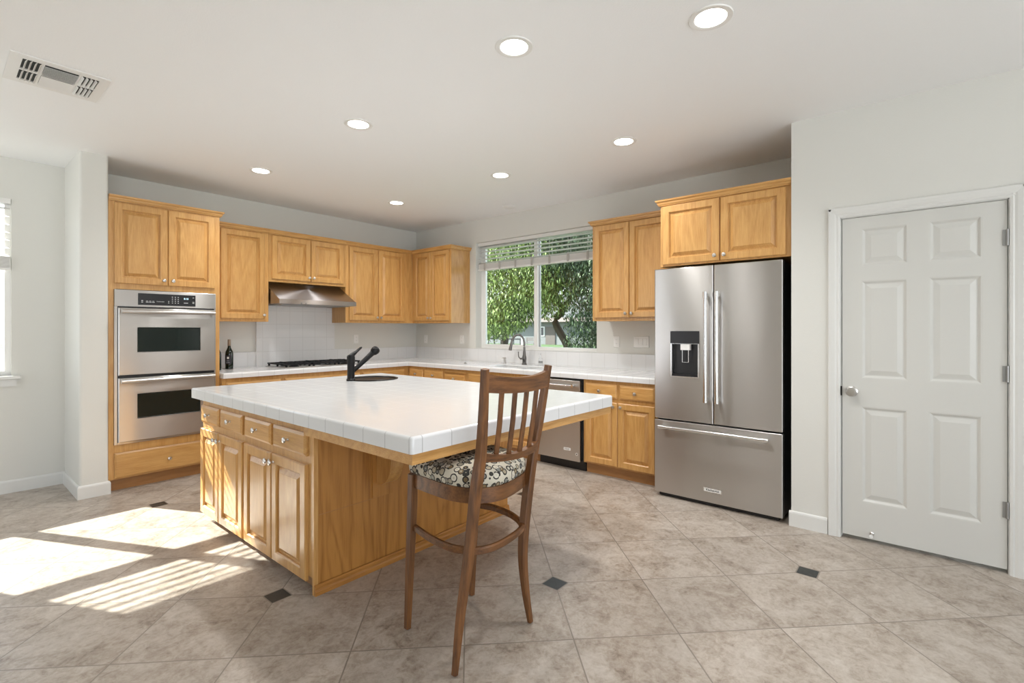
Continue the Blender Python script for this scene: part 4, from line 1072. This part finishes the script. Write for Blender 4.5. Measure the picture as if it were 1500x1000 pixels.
# ================================================================== OUTSIDE
M['grass'] = None
m = N('lawn_grass', Roughness=.9); p, _ = m.pos(); m.color(m.ramp(m.noise(p, 3, 5, .7), [(.3, (.035, .07, .018)), (.7, (.08, .14, .04))])); M['grass'] = m.m
M['pave'] = flat('pale_concrete', (.22, .22, .215), .85)
M['stucco'] = paint('shaded_stucco', (.17, .18, .18), .85)  # pale wall with the shade of the trees put into its colour
M['roof'] = flat('roof_shingle', (.16, .13, .11), .85); M['garage'] = flat('brown_paint', (.10, .085, .075), .6)
M['fence'] = flat('black_fence_paint', (.012, .013, .015), .45)
M['bark'] = flat('bark', (.06, .048, .036), .9)
bx('ground_outside', (XB+.2, 90, -30, 90, -.62, -.5), M['grass'], kind=S_)
bx('ground_yard', (-30, XB+.2, YN+.2, 45, -.30, -.15), M['pave'], kind=S_)
bx('ground_street', (28, 37, -30, 90, -.4999, -.49), M['pave'], kind=S_)
def leaf_mat(name, a_, b_):
    m = N(name, Roughness=.55); g_ = m.n('ShaderNodeNewGeometry'); m.color(m.ramp(g_.outputs['Random Per Island'], [(0, tuple(q*.45 for q in a_)), (.35, a_), (.75, b_), (1, tuple(min(1, q*1.5+.06) for q in b_))]))  # palest tones paint leaf glints, darkest ones the shaded gaps
    return m.m
M['leafA'] = leaf_mat('bright_leaf', (.075, .13, .022), (.27, .36, .10)); M['leafB'] = leaf_mat('dark_leaf', (.03, .06, .022), (.11, .16, .065))
def tree(label, base, trunk, blobs, mat, n, size, seed, name='leafy_tree'):
    r_ = random.Random(seed); t = thing(name, base, label, 'tree')
    bm = nb()
    for pts, rad in trunk: tube(bm, spline(pts, 4), [rad[0]+(rad[1]-rad[0])*i/(len(spline(pts, 4))-1) for i in range(len(spline(pts, 4)))], 9)
    obj('trunk', bm, M['bark'], t, True)
    bm = nb(); tot = sum(b_[3] for b_ in blobs)
    for cx_, cy_, cz_, w_, rx, ry, rz in blobs:
        for _ in range(int(n*w_/tot)):
            d_ = Vector((r_.gauss(0, 1), r_.gauss(0, 1), r_.gauss(0, 1))).normalized()*(r_.random()**.45)
            c0 = Vector((cx_+d_.x*rx, cy_+d_.y*ry, cz_+d_.z*rz))
            q = Matrix.Rotation(r_.uniform(0, 2*PI), 3, 'Z') @ Matrix.Rotation(r_.uniform(.2, 1.5), 3, 'X')
            s1 = size*r_.uniform(.6, 1.3)
            bm.faces.new([bm.verts.new(c0+q @ Vector(u_)) for u_ in ((0, -s1, 0), (s1*.30, 0, s1*.1), (0, s1, 0), (-s1*.30, 0, s1*.1))])
    o = obj('foliage', bm, mat, t); return t
# bright tree seen through the left pane
tree('bright green leafy tree seen through the left pane of the kitchen window', (9.4, 8.3, -.5), [([(9.4, 8.3, -.5), (9.35, 8.2, .6), (9.5, 8.1, 1.8), (9.4, 7.9, 3)], (.13, .06))],
     [(8.2, 6.9, 2.8, 3, 1.0, 1.3, 1.5), (8.8, 8.2, 2.6, 3, 1.2, 1.5, 1.6), (9.2, 7.4, 3.9, 2, 1.4, 1.8, 1.2), (8.4, 6.2, 2.2, 1.2, .7, .8, .7), (8.2, 7.4, 1.55, .9, .6, .9, .45)], M['leafA'], 42000, .048, 3)
# dark tree with a leaning trunk seen through the right pane
tree('dark evergreen tree with a leaning trunk seen through the right pane of the kitchen window', (8.95, 5.70, -.5), [([(8.95, 5.70, -.5), (8.93, 5.80, .4), (8.9, 5.92, .95), (8.85, 6.22, 1.50), (8.9, 6.05, 1.78), (8.9, 6.5, 2.15), (8.9, 6.75, 2.7), (8.9, 6.8, 3.3)], (.10, .05)), ([(8.9, 6.08, 1.72), (9.0, 5.7, 2.3), (9.1, 5.3, 3.0)], (.07, .04))],
     [(8.8, 5.15, 1.6, 5, .8, .62, 2.3), (8.8, 5.75, 2.75, 3.5, .9, .75, .75), (8.8, 6.2, 3.4, 3, .9, .9, .7), (8.7, 4.6, 2.4, 2, .8, .6, 1.8), (8.9, 6.55, 2.55, .8, .6, .4, .5)], M['leafB'], 52000, .040, 5)
tree('shaded shrub growing at the right end of the window view', (8.2, 4.35, -.5), [([(8.2, 4.35, -.5), (8.2, 4.35, .4), (8.2, 4.3, .9)], (.05, .02))], [(8.2, 4.3, .7, 1, .5, .35, .8)], M['leafB'], 4000, .04, 8, 'leafy_shrub')
# house across the street
t = thing('neighbour_house', (52, 41, -.5), 'pale house with a brown door across the street, seen through the window', 'house')
bx('wall', (48, 56, 24, 58, -.5, 2.2), M['stucco'], t)
bx('upper_wall', (49.5, 56, 30, 58, 2.2001, 5.6), M['stucco'], t)
bm = nb(); prism(bm, [(46.9, 2.2), (49.4, 2.2), (49.4, 2.75)], Matrix(((1, 0, 0, 0), (0, 0, 1, 0), (0, 1, 0, 0), (0, 0, 0, 1))), 23.5, 58.5); obj('roof', bm, M['roof'], t)
bx('house_door', (47.9, 47.99, 33.7, 35.1, -.5, 1.65), M['garage'], t)
for y0 in (35.3, 41.5):
    f_ = bx('house_window', (47.93, 47.99, y0, y0+1.4, .5, 1.65), M['white'], t); bx('pane', (47.9, 47.929, y0+.1, y0+1.3, .6, 1.55), M['dglass'], f_)
# iron fence
t = thing('iron_fence', (11.0, 11.0, -.5), 'black iron railing beyond the tree, low in the left pane of the kitchen window', 'fence')
bx('rail', (10.98, 11.02, 8.9, 13.5, 1.03, 1.07), M['fence'], t); bx('rail', (10.98, 11.02, 8.9, 13.5, -.35, -.31), M['fence'], t)
for k in range(19): bx('picket', (10.99, 11.01, 8.95+k*.25, 8.97+k*.25, -.5, 1.0295), M['fence'], t)
for y_ in (8.88, 13.52): bx('post', (10.96, 11.04, y_-.04, y_+.0195 if y_ < 10 else y_+.04, -.5, 1.12), M['white'], t)
# bench far across the lawn
t = thing('garden_bench', (40, 31.3, -.5), 'brown wooden bench far across the lawn, seen beside the kitchen faucet', 'bench')
bx('bench_seat', (39.8, 40.25, 30.6, 32.0, -.09, -.04), M['garage'], t); bm = nb()
for z_ in (.10, .24, .38): box(bm, 40.26, 40.29, 30.6, 32.0, z_, z_+.09)
obj('backrest', bm, M['garage'], t)
for y_ in (30.68, 31.92):
    bx('leg', (39.84, 39.89, y_-.03, y_+.03, -.5, -.0905), M['garage'], t); bx('leg', (40.2905, 40.33, y_-.03, y_+.03, -.5, .46), M['garage'], t)
